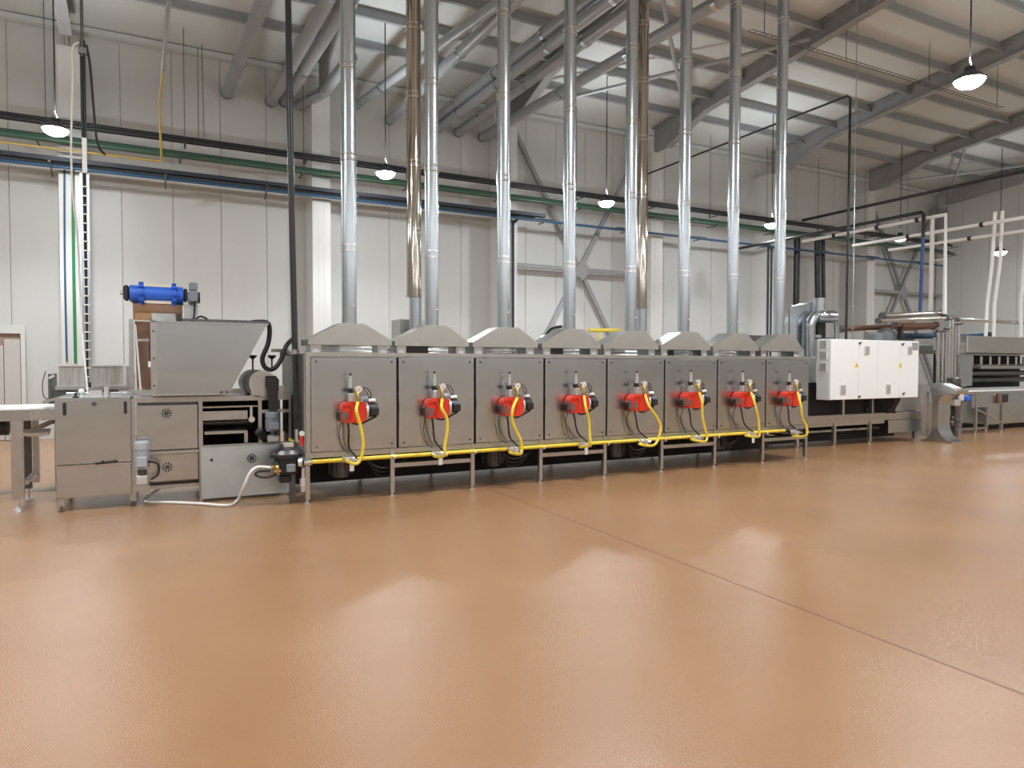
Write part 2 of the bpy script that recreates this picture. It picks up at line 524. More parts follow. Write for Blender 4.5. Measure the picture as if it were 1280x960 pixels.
# ================================================================ SERVICES ON THE BACK WALL
YS = 16.15
def run(name, segs, m, label, cat, r=.05):
    b = MB()
    for p, q in segs:
        b.cyl(p, q, r, 12)
    return solo(name, b, m, label, cat)
XE = 27.6
t = thing('pipe_pair', 'pair of dark grey pipes running highest along the back wall', 'pipe', (12, YS, 6.28))
part('pipe', MB().cyl((-4, YS, 6.36), (XE, YS, 6.36), .045, 10), 'pipe_dark', t)
part('pipe', MB().cyl((-4, YS - .12, 6.26), (XE, YS - .12, 6.26), .045, 10), 'pipe_dark', t)
for k in range(13):
    x = -2.0 + k * 2.48
    part('bracket', MB().box(x - .02, x + .02, YS - .25, YS + .2, 6.19, 6.21).box(x - .02, x + .02, YS + .18, YS + .2, 6.2, 6.45), 'steel_dark', t)
    part('hanger_rod', MB().cyl((x, YS + .19, 6.4), (x, YS + .19, zroof(YS)), .008, 5), 'steel_dark', t)
t = thing('green_pipe_pair', 'two dull green pipes side by side under the dark pipes on the back wall', 'pipe', (12, YS, 5.9))
part('pipe', MB().cyl((-4, YS, 6.02), (XE, YS, 6.02), .065, 12), 'green', t)
part('pipe', MB().cyl((-4, YS - .18, 5.93), (XE, YS - .18, 5.93), .055, 12), 'green', t)
for k in range(13):
    x = -2.1 + k * 2.48
    part('bracket', MB().box(x - .02, x + .02, YS - .3, YS + .2, 5.86, 5.88), 'steel_dark', t)
t = thing('yellow_gas_line', 'thin yellow gas pipe along the wall rising slanted to the roof at the left', 'pipe', (-.5, YS, 5.7))
part('pipe', MB().tube([(-4, 15.95, 5.76), (0.02, 15.95, 5.76), (0.03, 15.93, 5.80), (0.003, 13.2, 6.013), (0.058, 12.0, 6.137)], .020, 8, 0), 'yellow_d', t)
part('riser', MB().cyl((0.058, 12.0, 6.137), (0.136, 10.6, 6.577), .03, 8), 'duct', t)
tr = thing('cable_tray', 'black cable tray running along the back wall above the blue pipe', 'cable tray', (2, YS, 5.5))
part('channel', MB().box(-4, 9.202, YS - .18, YS + .1, 5.52, 5.535).box(-4, 9.202, YS - .18, YS - .165, 5.52, 5.62).box(-4, 9.202, YS + .09, YS + .1, 5.52, 5.62), 'tray', tr)
for k in range(6):
    x = -1.9 + 2.0 * k
    part('bracket', MB().box(x - .02, x + .02, YS - .24, YS + .25, 5.49, 5.515).bar((x, YS - .2, 5.5), (x, YS + .2, 5.3), .03, .02), 'steel_dark', tr)
t = thing('blue_pipe', 'slim blue pipe running along the whole back wall under the tray', 'pipe', (12, YS, 5.4))
part('pipe', MB().cyl((-4, YS - .05, 5.455), (27.4, YS - .05, 5.455), .035, 10), 'blue_p', t)
for k in range(7):
    x = 9.2 + 2.75 * k
    part('bracket', MB().box(x - .3, x + .3, YS - .1, YS + .2, 5.50, 5.515).box(x - .02, x + .02, YS - .12, YS + .2, 5.40, 5.42), 'steel_dark', t)
# drops at the first column
t = solo('blue_drop_pipe', MB().tube([(-1.706, 16.38, 5.477), (-1.727, 16.38, 3.59), (-1.722, 16.38, 1.625)], .018, 8), 'blue_p', 'thin blue drop pipe on the first wall column by the white door', 'pipe')
t = solo('green_drop_pipe', MB().tube([(-1.562, 16.37, 5.494), (-1.576, 16.37, 3.599), (-1.571, 16.37, 1.592)], .028, 8), 'green_b', 'green drop pipe on the first wall column beside the thin blue one', 'pipe')
solo('drop_conduit', MB().cyl((8.421, 16.36, 5.434), (8.427, 16.36, 0), .035, 8).cyl((8.421, 16.36, 5.37), (8.47, 16.2, 5.451), .035, 8), 'tray', 'dark conduit dropping from the tray end behind the third flue', 'conduit')
solo('drop_conduit', MB().cyl((17.894, 16.3, 5.472), (17.962, 16.35, 0), .035, 8), 'tray', 'dark thin conduit on the wall column left of the right-most flue', 'conduit')
solo('drop_conduit', MB().cyl((18.042, 16.3, 5.484), (18.111, 16.35, 0), .03, 8), 'tray', 'dark thin conduit closest to the right-most flue on its left', 'conduit')
b = MB().cyl((19.486, 16.5, 5.958), (19.481, 16.5, 3.349), .105, 14)
b.cyl((19.481, 16.5, 3.349), (19.395, 16.5, 2.74), .105, 14, .02)
solo('black_exhaust_pipe', b, 'pipe_dark', 'black exhaust pipe with tapered lower end behind the oven end', 'pipe')
b = MB().cyl((20.489, 16.5, 6.016), (20.579, 16.5, 3.837), .10, 14)
b.cyl((20.777, 16.5, 6.04), (20.868, 16.5, 3.85), .07, 14)
b.cyl((20.868, 16.5, 3.85), (20.91, 16.5, 2.038), .07, 14)
solo('black_exhaust_pipe', b, 'pipe_dark', 'double black exhaust pipe on the wall above the galvanized elbow duct', 'pipe')

# wires and rods hanging from the roof
def wire(p, q, label, r=.01, m='steel_dark', nm='suspension_wire'):
    solo(nm, MB().cyl(p, q, r, 5), m, label, 'wire')
wire((0.79, 15.5, 8.134), (0.847, 16.1, 6.419), 'thin suspension wire hanging left of the lone roof duct end')
wire((0.692, 15.0, 7.829), (0.738, 16.1, 6.403), 'thin suspension wire just left of its twin by the lone roof duct')

wt = thing('wire_tray', 'thin wire tray hanging under the rafters in the right half of the roof', 'cable tray', (15, 10.2, 8.3))
b = MB()
for dy in (-.05, .05):
    b.cyl((10.6, 10.2 + dy, 8.32), (19.6, 10.2 + dy, 8.32), .008, 5)
part('rails', b, 'steel_dark', wt)['kind'] = 'stuff'
b = MB()
for k in range(60):
    b.cyl((10.6 + .153 * k, 10.15, 8.32), (10.6 + .153 * k, 10.25, 8.32), .006, 4)
part('rungs', b, 'steel_dark', wt)['kind'] = 'stuff'
for x in (11.0, 13.5, 16.5, 19.4):
    part('hanger_rod', MB().cyl((x, 10.2, 8.32), (x, 10.2, zroof(10.2) - .02), .008, 5), 'steel_dark', wt)

# ---------------------------------------------------------------- plastic ducts under the roof
def rduct(p, q, r, label, bands=3, m='duct', cap=True):
    t = thing('roof_duct', label, 'duct', p, 'round grey ducts under the roof')
    part('pipe', MB().cyl(p, q, r, 18), m, t)
    d = (Vector(q) - Vector(p))
    for k in range(bands):
        c = Vector(p) + d * ((k + .6) / (bands + .6))
        u = d.normalized()
        part('collar', MB().cyl(c - u * .05, c + u * .05, r + .012, 18), 'galv', t)
    if cap:
        part('end_ring', MB().cyl(Vector(p), Vector(p) - d.normalized() * .03, r + .008, 18), 'black', t)
    return t
def ext(p, q, f):
    p, q = Vector(p), Vector(q)
    return tuple(p + (q - p) * f)
P1 = (1.39, 17.0, 7.777)
rduct(P1, ext(P1, (1.60, 12.25, 7.74), 2.4), .125, 'grey roof duct nearest the left, alone, ending on the bare wall')
P2 = (2.346, 17.0, 7.746)
rduct(P2, ext(P2, (2.56, 11.95, 7.74), 2.4), .12, 'grey roof duct, left-hand one of three ending beside the second column')
P3 = (2.654, 17.0, 7.8)
rduct(P3, ext(P3, (2.86, 11.95, 7.74), 2.4), .12, 'grey roof duct with white bands, middle one of three beside the second column')
P4 = (2.984, 17.0, 7.783)
t = thing('roof_duct', 'grey roof duct bending up to the right in front of the second column', 'duct', P4, 'round grey ducts under the roof')
part('pipe', MB().tube([P4, (3.184, 16.2, 7.733), (3.373, 15.8, 7.772), (3.374, 15.0, 7.747), (3.507, 14.0, 7.855)], .12, 14), 'duct', t)
part('collar', MB().cyl((3.149, 16.3, 7.724), (3.322, 15.9, 7.762), .135, 14), 'galv', t)
P5 = (4.372, 17.0, 8.023)
rduct(P5, ext(P5, (4.95, 12.0, 7.76), 2.4), .10, 'grey roof duct running between the first flue and the mirror flue', 4)
P6 = (5.21, 17.0, 7.786)
rduct(P6, ext(P6, (5.39, 10.42, 7.76), 1.9), .115, 'grey roof duct ending on the wall right above a lit lamp', 4)
P7 = (6.509, 17.0, 8.04)
rduct(P7, ext(P7, (6.7, 11.8, 8.02), 2.2), .13, 'thick grey roof duct passing between the second and third flues, upper one of a pair', 5)
P8 = (6.554, 17.0, 7.797)
rduct(P8, ext(P8, (6.72, 11.7, 7.74), 2.2), .11, 'grey roof duct with white ties just below the thick one', 5)
P9 = (7.1, 17.0, 7.778)
rduct(P9, ext(P9, (7.31, 9.95, 7.79), 1.8), .12, 'grey roof duct with a dark open end between the mirror flue and the third flue', 5)
P10 = (7.804, 17.0, 7.758)
rduct(P10, ext(P10, (8.3, 11.3, 7.77), 2.2), .12, 'grey roof duct ending closest to the third flue, lowest of the group', 5)

# ================================================================ RIGHT HAND OVERHEAD LINES
solo('black_conduit', MB().tube([(12.06, 16.0, 6.88), (12.06, 9.06, 6.88), (12.06, 9.0, 6.82), (12.06, 9.0, 4.5), (12.05, 9.0, .62)], .024, 8, 0), 'black', 'black conduit running out under the roof and dropping to the white cabinet', 'conduit')
solo('cable_run', MB().cyl((12.25, 9.0, .62), (12.25, 9.02, 9.4), .009, 6), 'galv', 'thin pale cable hanging beside the black conduit drop', 'cable')
solo('black_overhead_pipe', MB().cyl((19.25, 16.1, 6.45), (19.25, 6.0, 6.43), .045, 10), 'black', 'long black overhead pipe crossing below the gable beam at the right', 'pipe')
t = thing('blue_drop_line', 'overhead pipe, black along the top, dropping as blue pipe to the steel pipework', 'pipe', (15.75, 9.8, 2.8))
part('overhead_pipe', MB().tube([(15.75, 15.6, 5.14), (15.75, 9.85, 5.14), (15.75, 9.8, 5.09), (15.75, 9.8, 4.55)], .042, 10, 0), 'black', t, 'black overhead pipe')
part('drop_pipe', MB().cyl((15.75, 9.8, 4.55), (15.69, 9.8, 2.70), .038, 10), 'blue_d', t, 'blue drop pipe')
def wpipe(segs, label, r=.045):
    b = MB()
    for s in segs:
        b.tube(s, r, 10, 0)
    t = solo('white_pipe', b, 'white_p', label, 'pipe', None)
    return t
def clamps(t, pts):
    for p in pts:
        part('clamp', MB().cyl((p[0], p[1] - .04, p[2]), (p[0], p[1] + .04, p[2]), .06, 10), 'black', t)
t = wpipe([[(15.8, 13.2, 5.0), (15.86, 9.36, 5.0), (15.86, 9.34, 2.75)]], 'white supply pipe nearest the flues dropping to the steel pipework, with black clamps')
clamps(t, [(15.81, 12.2, 5), (15.83, 11, 5), (15.85, 10, 5)])
wpipe([[(15.86, 9.66, 4.96), (15.86, 9.66, 2.75)]], 'white drop pipe standing just left of the other drop on the first white line')
solo('pipe_tie', MB().cyl((15.86, 9.35, 4.0), (15.86, 9.65, 4.0), .015, 6), 'white_p', 'small white tie between the two first white drop pipes', 'pipe')
t = wpipe([[(17.63, 13.0, 5.0), (17.75, 9.0, 5.0), (17.83, 6.5, 5.0)]], 'second white overhead pipe from the left, running on toward the right edge')
clamps(t, [(17.68, 11.4, 5), (17.74, 9.6, 5)])
t = wpipe([[(19.25, 13.0, 5.0), (19.5, 9.5, 5.0), (19.7, 6.8, 5.0)]], 'third white overhead pipe, lowest to the eye at the right')
clamps(t, [(19.32, 12, 5), (19.4, 10.8, 5)])
wpipe([[(18.292, 9.6, 5.359), (18.205, 9.6, 4.078), (18.038, 9.6, 3.089), (18.001, 9.6, 2.284)]], 'white drop pipe left-hand of the two over the far steel machine', .04)
wpipe([[(18.509, 9.55, 5.391), (18.457, 9.55, 4.089), (18.254, 9.55, 3.094), (18.252, 9.55, 2.287)]], 'white drop pipe right-hand of the two over the far steel machine', .04)
wpipe([[(19.533, 9.5, 5.326), (19.438, 9.5, 4.149), (19.335, 9.5, 3.135), (19.371, 9.5, 2.308)]], 'white drop pipe at the very right edge over the far steel machine', .045)

# ================================================================ TUNNEL OVEN
B = [1.443, 2.52, 3.54, 4.558, 5.573, 6.607, 7.648, 8.691, 9.70]
YO = 7.95
LEGX = [1.455, 2.452, 3.507, 4.506, 5.547, 6.566, 7.606, 8.641, 9.65]
def leg(t, x, y, zt=.58, w=.05, name='leg'):
    l = part(name, MB().box(x - w / 2, x + w / 2, y - w / 2, y + w / 2, .045, zt), 'steel_frame', t)
    part('foot', MB().cyl((x, y, 0.0), (x, y, .012), .035, 12).cyl((x, y, .012), (x, y, .05), .012, 8), 'alu', l)
def screw(mb, x, y, z):
    mb.cyl((x, y, z), (x, y - .012, z), .012, 8)
FLX = [1.993, 3.037, 4.05, 5.08, 6.139, 7.149, 8.161, 9.219]
HOODS = [(1.481, 2.463), (2.503, 3.476), (3.532, 4.48), (4.548, 5.5),
         (5.548, 6.525), (6.57, 7.54), (7.597, 8.572), (8.625, 9.584)]
NUMTXT = ['first', 'second', 'third', 'fourth', 'fifth', 'sixth', 'seventh', 'eighth and last']
for i in range(8):
    x0, x1 = B[i], B[i + 1]
    t = thing('oven_module', 'stainless tunnel oven module, %s from the black gas regulator' % NUMTXT[i], 'oven', (x0, YO, 0), 'oven modules in one line')
    part('body', MB().box(x0 + .004, x1 - .004, YO + .035, YO + 1.55, .585, 1.67), 'steel_dark', t)
    part('roof_plate', MB().box(x0, x1, YO + .03, YO + 1.55, 1.671, 1.715), 'steel_frame', t)
    part('top_rail', MB().box(x0, x1, YO - .02, YO + .03, 1.678, 1.727), 'steel_frame', t)
    part('sill', MB().box(x0, x1, YO - .01, YO + .034, .515, .577), 'steel_frame', t)
    xa = x0 + (.055 if i == 0 else .013)
    fp = part('front_panel', MB().bbox(xa, x1 - .013, YO - .022, YO + .012, .582, 1.672, .006), 'steel', t)
    for sx in (xa + .06, x1 - .075):
        for sz in (.64, 1.62):
            s = MB()
            screw(s, sx, YO - .022, sz)
            part('screw', s, 'steel_dark', fp)
    part('post', MB().box(x1 - .012, x1 - .002, YO + .013, YO + .034, .58, 1.67), 'steel_dark', t)
    if i == 0:
        part('corner_post', MB().box(x0, x0 + .05, YO - .02, YO + .033, .578, 1.677), 'steel_frame', t)
        part('end_plate', MB().box(x0 - .012, x0 + .002, YO + .035, YO + 1.55, .5, 1.70), 'steel_pale', t)
        leg(t, LEGX[0], YO)
        leg(t, LEGX[0] + .02, YO + 1.5)
    leg(t, LEGX[i + 1], YO)
    leg(t, LEGX[i + 1], YO + 1.5)
    part('shade_block', MB().box(x0 + .002, x1 - .002, YO + .82, YO + 1.46, .09, .512), 'dark_in', t)  # added black box, blocks light and darkens the space under the oven
    part('rear_rail', MB().box(x0, x1, YO + 1.48, YO + 1.54, .50, .584), 'steel_frame', t)
    if i % 2 == 1:
        part('crossbar', MB().box(LEGX[i] + .026, LEGX[i + 1] - .026, YO - .02, YO + .02, .345, .395), 'steel_frame', t)
        part('crossbar', MB().bar((LEGX[i + 1], YO + .03, .37), (LEGX[i + 1], YO + 1.47, .37), .04, .05), 'steel_frame', t)
        part('crossbar', MB().box(LEGX[i] + .026, LEGX[i + 1] - .026, YO + 1.48, YO + 1.52, .345, .395), 'steel_frame', t)
    # extraction hood over the module
    a, c = HOODS[i]
    ap = FLX[i]
    zt = 2.07 + .004 * i
    poly = [(a, 1.815), (c, 1.815), (c, 1.875), (ap + .14, zt), (ap - .14, zt), (a, 1.875)]
    h = part('hood', MB().prism(poly, 'y', YO + .03, YO + .37), 'steel_dull', t)
    part('rim', MB().box(a - .012, c + .012, YO + .37, YO + .40, 1.81, 1.88), 'steel_dark', h)
    for px in (a + .03, c - .16):
        hp = part('hood_post', MB().box(px, px + .12, YO + .06, YO + .34, 1.716, 1.815), 'steel_frame', t)
        part('bracket', MB().prism([(px + .02, 1.716), (px + .10, 1.716), (px + .10, 1.745), (px + .075, 1.765), (px + .045, 1.765), (px + .02, 1.745)], 'y', YO + .045, YO + .058), 'alu', hp)
    part('crossover_box', MB().box(a + .26, a + .26 + (.30 if i % 2 else .18), YO + .4, YO + .62, 1.716, 1.82), 'steel_dark' if i in (1, 3, 5) else 'galv', t)

# ---------------------------------------------------------------- flues
def flue(x, y, z0, z1, r, m, label, bands, group):
    t = thing('flue_pipe', label, 'flue', (x, y, z0), group)
    zs = [z0] + bands + [z1]
    for a, c in zip(zs, zs[1:]):
        part('pipe_section', MB().cyl((x, y, a), (x, y, c), r, 24, caps=False), m, t)
    for z in bands:
        part('joint_band', MB().cyl((x, y, z - .045), (x, y, z - .025), r + .010, 24).cyl((x, y, z + .025), (x, y, z + .045), r + .010, 24), 'chrome', t)
    return t
for i in range(8):
    lab = 'galvanized flue pipe over the %s oven module from the left' % NUMTXT[i]
    z0 = 2.07 + .004 * i
    t = flue(FLX[i], 8.15, z0, zroof(8.3) - .03, .088, 'galv', lab, [z0 + .90 + 1.07 * k for k in range(7)], 'galvanized flues over the oven')
    part('test_plug', MB().cyl((FLX[i] + .03, 8.15 - .08, 2.28), (FLX[i] + .034, 8.15 - .10, 2.28), .012, 8), 'alu', t)
SH = [(3.20, 'mirror polished flue pipe standing between the first and second galvanized flues'), (7.22, 'mirror polished flue pipe standing just right of the fifth galvanized flue')]
for x, lab in SH:
    t = flue(x, 9.3, 2.55, zroof(9.45) - .03, .103, 'mirror', lab, [2.56 + .95 * (k + .96) for k in range(7)], 'mirror polished flues behind the oven')
    part('base_sleeve', MB().cyl((x + .02, 9.3, 1.95), (x + .02, 9.3, 2.55), .088, 20), 'galv', t)
    part('joint_band', MB().cyl((x, 9.3, 2.54), (x, 9.3, 2.58), .112, 24), 'mirror', t)
    part('damper_box', MB().bbox(x - .14, x + .20, 9.1, 9.45, 1.72, 1.95, .02), 'steel_dark', t)

# ---------------------------------------------------------------- equipment behind the hoods
def fan_unit(x, label):
    t = thing('extraction_fan', label, 'fan', (x, 9.1, 1.717))
    b = MB()
    b.lathe([(0, 0), (.17, 0), (.19, .03), (.19, .22), (.17, .25), (0, .25)], (x, 9.05, 1.91), (0, 1, 0), 20)
    part('scroll_housing', b, 'galv', t)
    part('outlet', MB().box(x + .02, x + .19, 9.06, 9.29, 1.9, 2.16), 'galv', t)
    part('motor', MB().cyl((x, 8.85, 1.91), (x, 9.05, 1.91), .08, 14), 'grey_mot', t)
    part('stand', MB().box(x - .17, x + .17, 8.88, 9.28, 1.717, 1.745), 'steel_dark', t)
    return t
fan_unit(5.391, 'galvanized extraction fan showing between the third and fourth hoods')
fan_unit(7.837, 'galvanized extraction fan showing between the fifth and sixth hoods')
solo('fan_cable', MB().tube([(5.108, 9.0, 1.778), (5.163, 9.0, 1.961), (5.275, 9.0, 2.122), (5.474, 9.0, 2.176)], .02, 8), 'black', 'black curved cable in front of the left extraction fan', 'cable')
solo('yellow_pipe', MB().cyl((6.173, 9.3, 2.144), (6.81, 9.3, 2.159), .033, 10).cyl((6.376, 9.3, 2.149), (6.376, 9.3, 1.716), .018, 8), 'yellow', 'short yellow gas pipe behind the fourth and fifth hoods', 'pipe')
b = MB().prism([(9.505, 2.13), (10.286, 2.13), (9.914, 1.9), (9.79, 1.9)], 'y', 9.1, 9.4)
b.box(9.771, 9.935, 9.2, 9.3, 1.716, 1.9)
solo('intake_funnel', b, 'steel_dark', 'dark sheet funnel between the seventh and eighth flues', 'funnel')
t = thing('blower_box', 'stepped dull steel box beneath the first mirror polished flue', 'box', (3.148, 9.6, 1.717))
part('upper_box', MB().box(3.052, 3.457, 9.5, 9.9, 1.95, 2.24), 'steel_dull', t)
part('lower_box', MB().box(2.979, 3.457, 9.47, 9.95, 1.76, 1.949), 'steel_dull', t)
# long pale rail behind the hoods
solo('steel_rail', MB().cyl((1.6, 8.75, 1.79), (9.6, 8.75, 1.79), .025, 8).cyl((1.6, 8.85, 1.74), (9.6, 8.85, 1.74), .02, 8), 'chrome', 'pair of steel tubes lying along the oven roof behind the hoods', 'pipe')

# ================================================================ GAS LINE AND BURNERS
ZP = .485
gp = thing('gas_main', 'long yellow gas main along the front of the oven below the panels', 'pipe', (1.4, 7.86, ZP))
part('pipe', MB().cyl((1.49, 7.86, ZP), (9.05, 7.86, ZP + .03), .024, 14), 'yellow', gp)
part('pipe_end', MB().cyl((9.05, 7.86, ZP + .03), (9.45, 7.86, ZP + .03), .022, 14), 'pipe_dark', gp, 'dark end of the gas main')
part('coupling', MB().cyl((1.40, 7.86, ZP), (1.49, 7.86, ZP), .036, 14).cyl((1.44, 7.86, ZP), (1.465, 7.86, ZP), .05, 8), 'chrome', gp)
for x in LEGX[:-1]:
    part('pipe_clip', MB().cyl((x - .015, 7.86, ZP), (x + .015, 7.86, ZP + .00), .029, 12).box(x - .012, x + .012, 7.86, 7.925, ZP - .012, ZP + .012), 'alu', gp)

HOSES = [
 [(1.913, 7.58, 1.19), (1.927, 7.58, 1.073), (1.969, 7.58, 0.91), (2.002, 7.58, 0.737), (1.994, 7.58, 0.592), (1.958, 7.58, 0.495), (1.899, 7.58, 0.472), (1.867, 7.58, 0.492)],
 [(2.913, 7.58, 1.196), (2.948, 7.58, 1.072), (3.01, 7.58, 0.955), (3.02, 7.58, 0.811), (2.989, 7.58, 0.63), (2.974, 7.58, 0.497), (2.938, 7.58, 0.47)],
 [(3.939, 7.58, 1.195), (3.901, 7.58, 1.035), (3.893, 7.58, 0.884), (3.959, 7.58, 0.741), (4.016, 7.58, 0.627), (4.028, 7.58, 0.515), (4.005, 7.58, 0.46), (3.959, 7.58, 0.458)],
 [(4.948, 7.58, 1.207), (4.987, 7.58, 1.025), (5.036, 7.58, 0.864), (5.053, 7.58, 0.66), (5.054, 7.58, 0.521), (5.029, 7.58, 0.469)],
 [(5.962, 7.58, 1.188), (6.038, 7.58, 1.019), (6.173, 7.58, 0.857), (6.248, 7.58, 0.719), (6.212, 7.58, 0.551), (6.114, 7.58, 0.454), (6.029, 7.58, 0.459)],
 [(6.98, 7.58, 1.193), (7.012, 7.58, 1.052), (7.023, 7.58, 0.84), (7.071, 7.58, 0.662), (7.115, 7.58, 0.531), (7.066, 7.58, 0.462), (6.997, 7.58, 0.478)],
 [(8.051, 7.58, 1.187), (8.078, 7.58, 0.99), (8.156, 7.58, 0.741), (8.176, 7.58, 0.555), (8.152, 7.58, 0.482), (8.092, 7.58, 0.485)],
 [(9.066, 7.58, 1.17), (9.089, 7.58, 0.939), (9.13, 7.58, 0.745), (9.226, 7.58, 0.599), (9.22, 7.58, 0.457), (9.156, 7.58, 0.421)]]
VALX = [1.913, 2.996, 4.036, 5.109, 6.135, 7.126, 8.23, 9.203]
BX = [1.952, 2.977, 4.0, 5.009, 6.032, 7.029, 8.078, 9.11]
BZ = [1.04, 1.058, 1.05, 1.056, 1.053, 1.064, 1.053, 1.043]

def burner(i, x, z):
    t = thing('gas_burner', 'red gas burner with black motor on the %s oven panel from the left' % NUMTXT[i], 'burner', (x, YO - .022, z), 'red burners on the oven panels')
    yb = YO - .022
    # mounting flange and neck
    part('flange', MB().cyl((x - .06, yb, z), (x - .06, yb - .02, z), .085, 18), 'steel_dark', t)
    # scroll shaped red cover: rounded on the left, straight on the right, facing the room
    w, hgt = .145, .115
    poly = []
    for k in range(9):
        a = math.pi / 2 + math.pi * .5 * k / 8
        poly.append((x - w + .075 + .075 * math.cos(a), z + hgt - .075 + .075 * math.sin(a)))
    poly += [(x - w, z - hgt + .03), (x - w + .025, z - hgt), (x + .08, z - hgt - .008), (x + .12, z - hgt + .02), (x + .135, z - .02), (x + .135, z + hgt - .025), (x + .11, z + hgt)]
    hs = part('cover', MB().prism(poly, 'y', yb - .20, yb - .02), 'red', t)
    part('cover_rib', MB().prism([(x - .145, z + .105), (x - .02, z + .113), (x + .0, z + .06), (x - .02, z - .10), (x - .05, z - .10), (x - .035, z + .05), (x - .06, z + .085), (x - .145, z + .07)], 'y', yb - .213, yb - .2001), 'red', hs)
    part('rating_plate', MB().box(x - .15, x - .1452, yb - .16, yb - .05, z - .08, z + .03), 'label', hs)
    part('rating_plate', MB().box(x - .139, x - .085, yb - .2055, yb - .2003, z - .085, z + .01), 'label', hs)
    part('side_cap', MB().bbox(x - .158, x - .146, yb - .10, yb - .03, z - .10, z + .0, .005), 'black', t)
    part('fan_ring', MB().cyl((x + .136, yb - .11, z + .005), (x + .158, yb - .11, z + .005), .10, 20), 'alu', t)
    mo = part('motor', MB().cyl((x + .158, yb - .11, z + .02), (x + .27, yb - .11, z + .02), .085, 18).cyl((x + .27, yb - .11, z + .02), (x + .285, yb - .11, z + .02), .06, 18), 'black', t)
    part('terminal_box', MB().bbox(x + .18, x + .275, yb - .225, yb - .17, z - .04, z + .05, .01), 'black', mo)
    part('capacitor', MB().cyl((x + .17, yb - .13, z + .125), (x + .25, yb - .13, z + .125), .028, 10), 'alu', mo)
    part('base_tray', MB().tube([(x - .02, yb - .16, z - .125), (x + .06, yb - .16, z - .14), (x + .18, yb - .16, z - .09), (x + .26, yb - .14, z - .06)], .012, 6), 'black', t)
    # gas train above the cover
    vx = x - .005
    part('valve_block', MB().bbox(vx - .055, vx + .02, yb - .17, yb - .08, z + .115, z + .22, .01), 'alu', t)
    part('solenoid', MB().bbox(vx - .062, vx - .01, yb - .16, yb - .09, z + .22, z + .275, .008), 'black', t)
    part('regulator', MB().cyl((vx - .03, yb - .13, z + .275), (vx - .03, yb - .13, z + .375), .022, 12).cyl((vx - .03, yb - .13, z + .375), (vx - .03, yb - .13, z + .42), .014, 10), 'alu', t)
    part('regulator_cap', MB().cyl((vx - .03, yb - .13, z + .42), (vx - .03, yb - .13, z + .445), .014, 10), 'black', t)
    part('elbow', MB().tube([(vx, yb - .13, z + .235), (vx + .03, yb - .2, z + .235), (vx + .03, yb - .23, z + .20), (vx + .03, yb - .235, z + .12)], .02, 10), 'brass', t)
    part('nut', MB().cyl((vx + .03, yb - .235, z + .12), (vx + .03, yb - .235, z + .155), .028, 6), 'brass', t)
    g = part('pressure_gauge', MB().cyl((vx + .045, yb - .185, z + .27), (vx + .045, yb - .215, z + .265), .046, 18), 'chrome', t)
    part('dial', MB().cyl((vx + .045, yb - .215, z + .265), (vx + .045, yb - .218, z + .2645), .039, 18), 'dial', g)
    part('needle', MB().bar((vx + .04, yb - .2195, z + .25), (vx + .06, yb - .2195, z + .285), .004, .002, (0, 1, 0)), 'black', g)
    part('sensor_cable', MB().tube([(vx + .08, yb - .17, z + .29), (vx + .15, yb - .17, z + .27), (vx + .20, yb - .16, z + .21), (vx + .20, yb - .14, z + .14)], .006, 6), 'black', t)
    part('sensor_cable', MB().tube([(vx + .08, yb - .17, z + .28), (vx + .13, yb - .17, z + .25), (vx + .17, yb - .16, z + .18), (vx + .19, yb - .14, z + .14)], .005, 6), 'black', t)
    # power cable
    xv = VALX[i]
    part('power_cable', MB().tube([(x - .07, yb - .12, z - .11), (x - .06, yb - .14, z - .2), (x + (xv - x) * .5 - .03, yb - .1, z - .4), (xv + .06, 7.82, .53), (xv + .12, 7.9, .44)], .012, 7), 'black', t)
    part('ignition_cable', MB().tube([(x - .13, yb - .10, z - .08), (x - .15, yb - .05, z - .25), (x - .10, yb - .04, z - .42), (x - .03, yb - .03, .56)], .005, 6), 'black', t)
    return t
for i in range(8):
    burner(i, BX[i], BZ[i])
    hs = list(HOSES[i])
    xv = VALX[i]
    # start on the burner nut, end on the valve at the gas main
    st = (BX[i] + .025, YO - .022 - .235, BZ[i] + .12)
    path = [st] + hs[1:-1] + [(hs[-1][0], 7.78, hs[-1][2]), (xv + .10, 7.80, ZP - .01)]
    h = solo('gas_hose', MB().tube(path, .019, 10), 'yellow', 'yellow gas hose hanging in front of the %s burner from the left' % NUMTXT[i], 'hose', 'yellow hoses of the burners')
    part('end_fitting', MB().cyl(st, (st[0], st[1], st[2] - .04), .024, 10), 'brass', h)
    v = thing('gas_valve', 'silver ball valve on the gas main under the %s burner from the left' % NUMTXT[i], 'valve', (xv, 7.83, ZP), 'ball valves on the gas main')
    part('body', MB().cyl((xv - .05, 7.82, ZP + .002), (xv + .05, 7.82, ZP + .002), .042, 12).cyl((xv, 7.82, ZP), (xv, 7.757, ZP), .036, 12), 'alu', v)
    part('union', MB().cyl((xv + .05, 7.80, ZP - .005), (xv + .11, 7.80, ZP - .005), .028, 6), 'chrome', v)
    part('union', MB().cyl((xv - .085, 7.82, ZP), (xv - .05, 7.82, ZP), .03, 6), 'chrome', v)
    if i in (0, 1, 3, 6):
        part('lever', MB().bbox(xv - .022, xv + .03, 7.745, 7.757, ZP - .12, ZP - .02, .004), 'tag', v, 'white hanging tag plate')
        part('lever', MB().bar((xv, 7.755, ZP + .01), (xv - .10, 7.755, ZP + .05), .012, .02), 'alu', v)
    else:
        part('lever', MB().bar((xv, 7.755, ZP), (xv - .14, 7.755, ZP + .045), .012, .022), 'alu', v)
        part('stop_cock', MB().cyl((xv + .03, 7.78, ZP - .01), (xv + .03, 7.75, ZP - .06), .012, 8), 'alu', v)

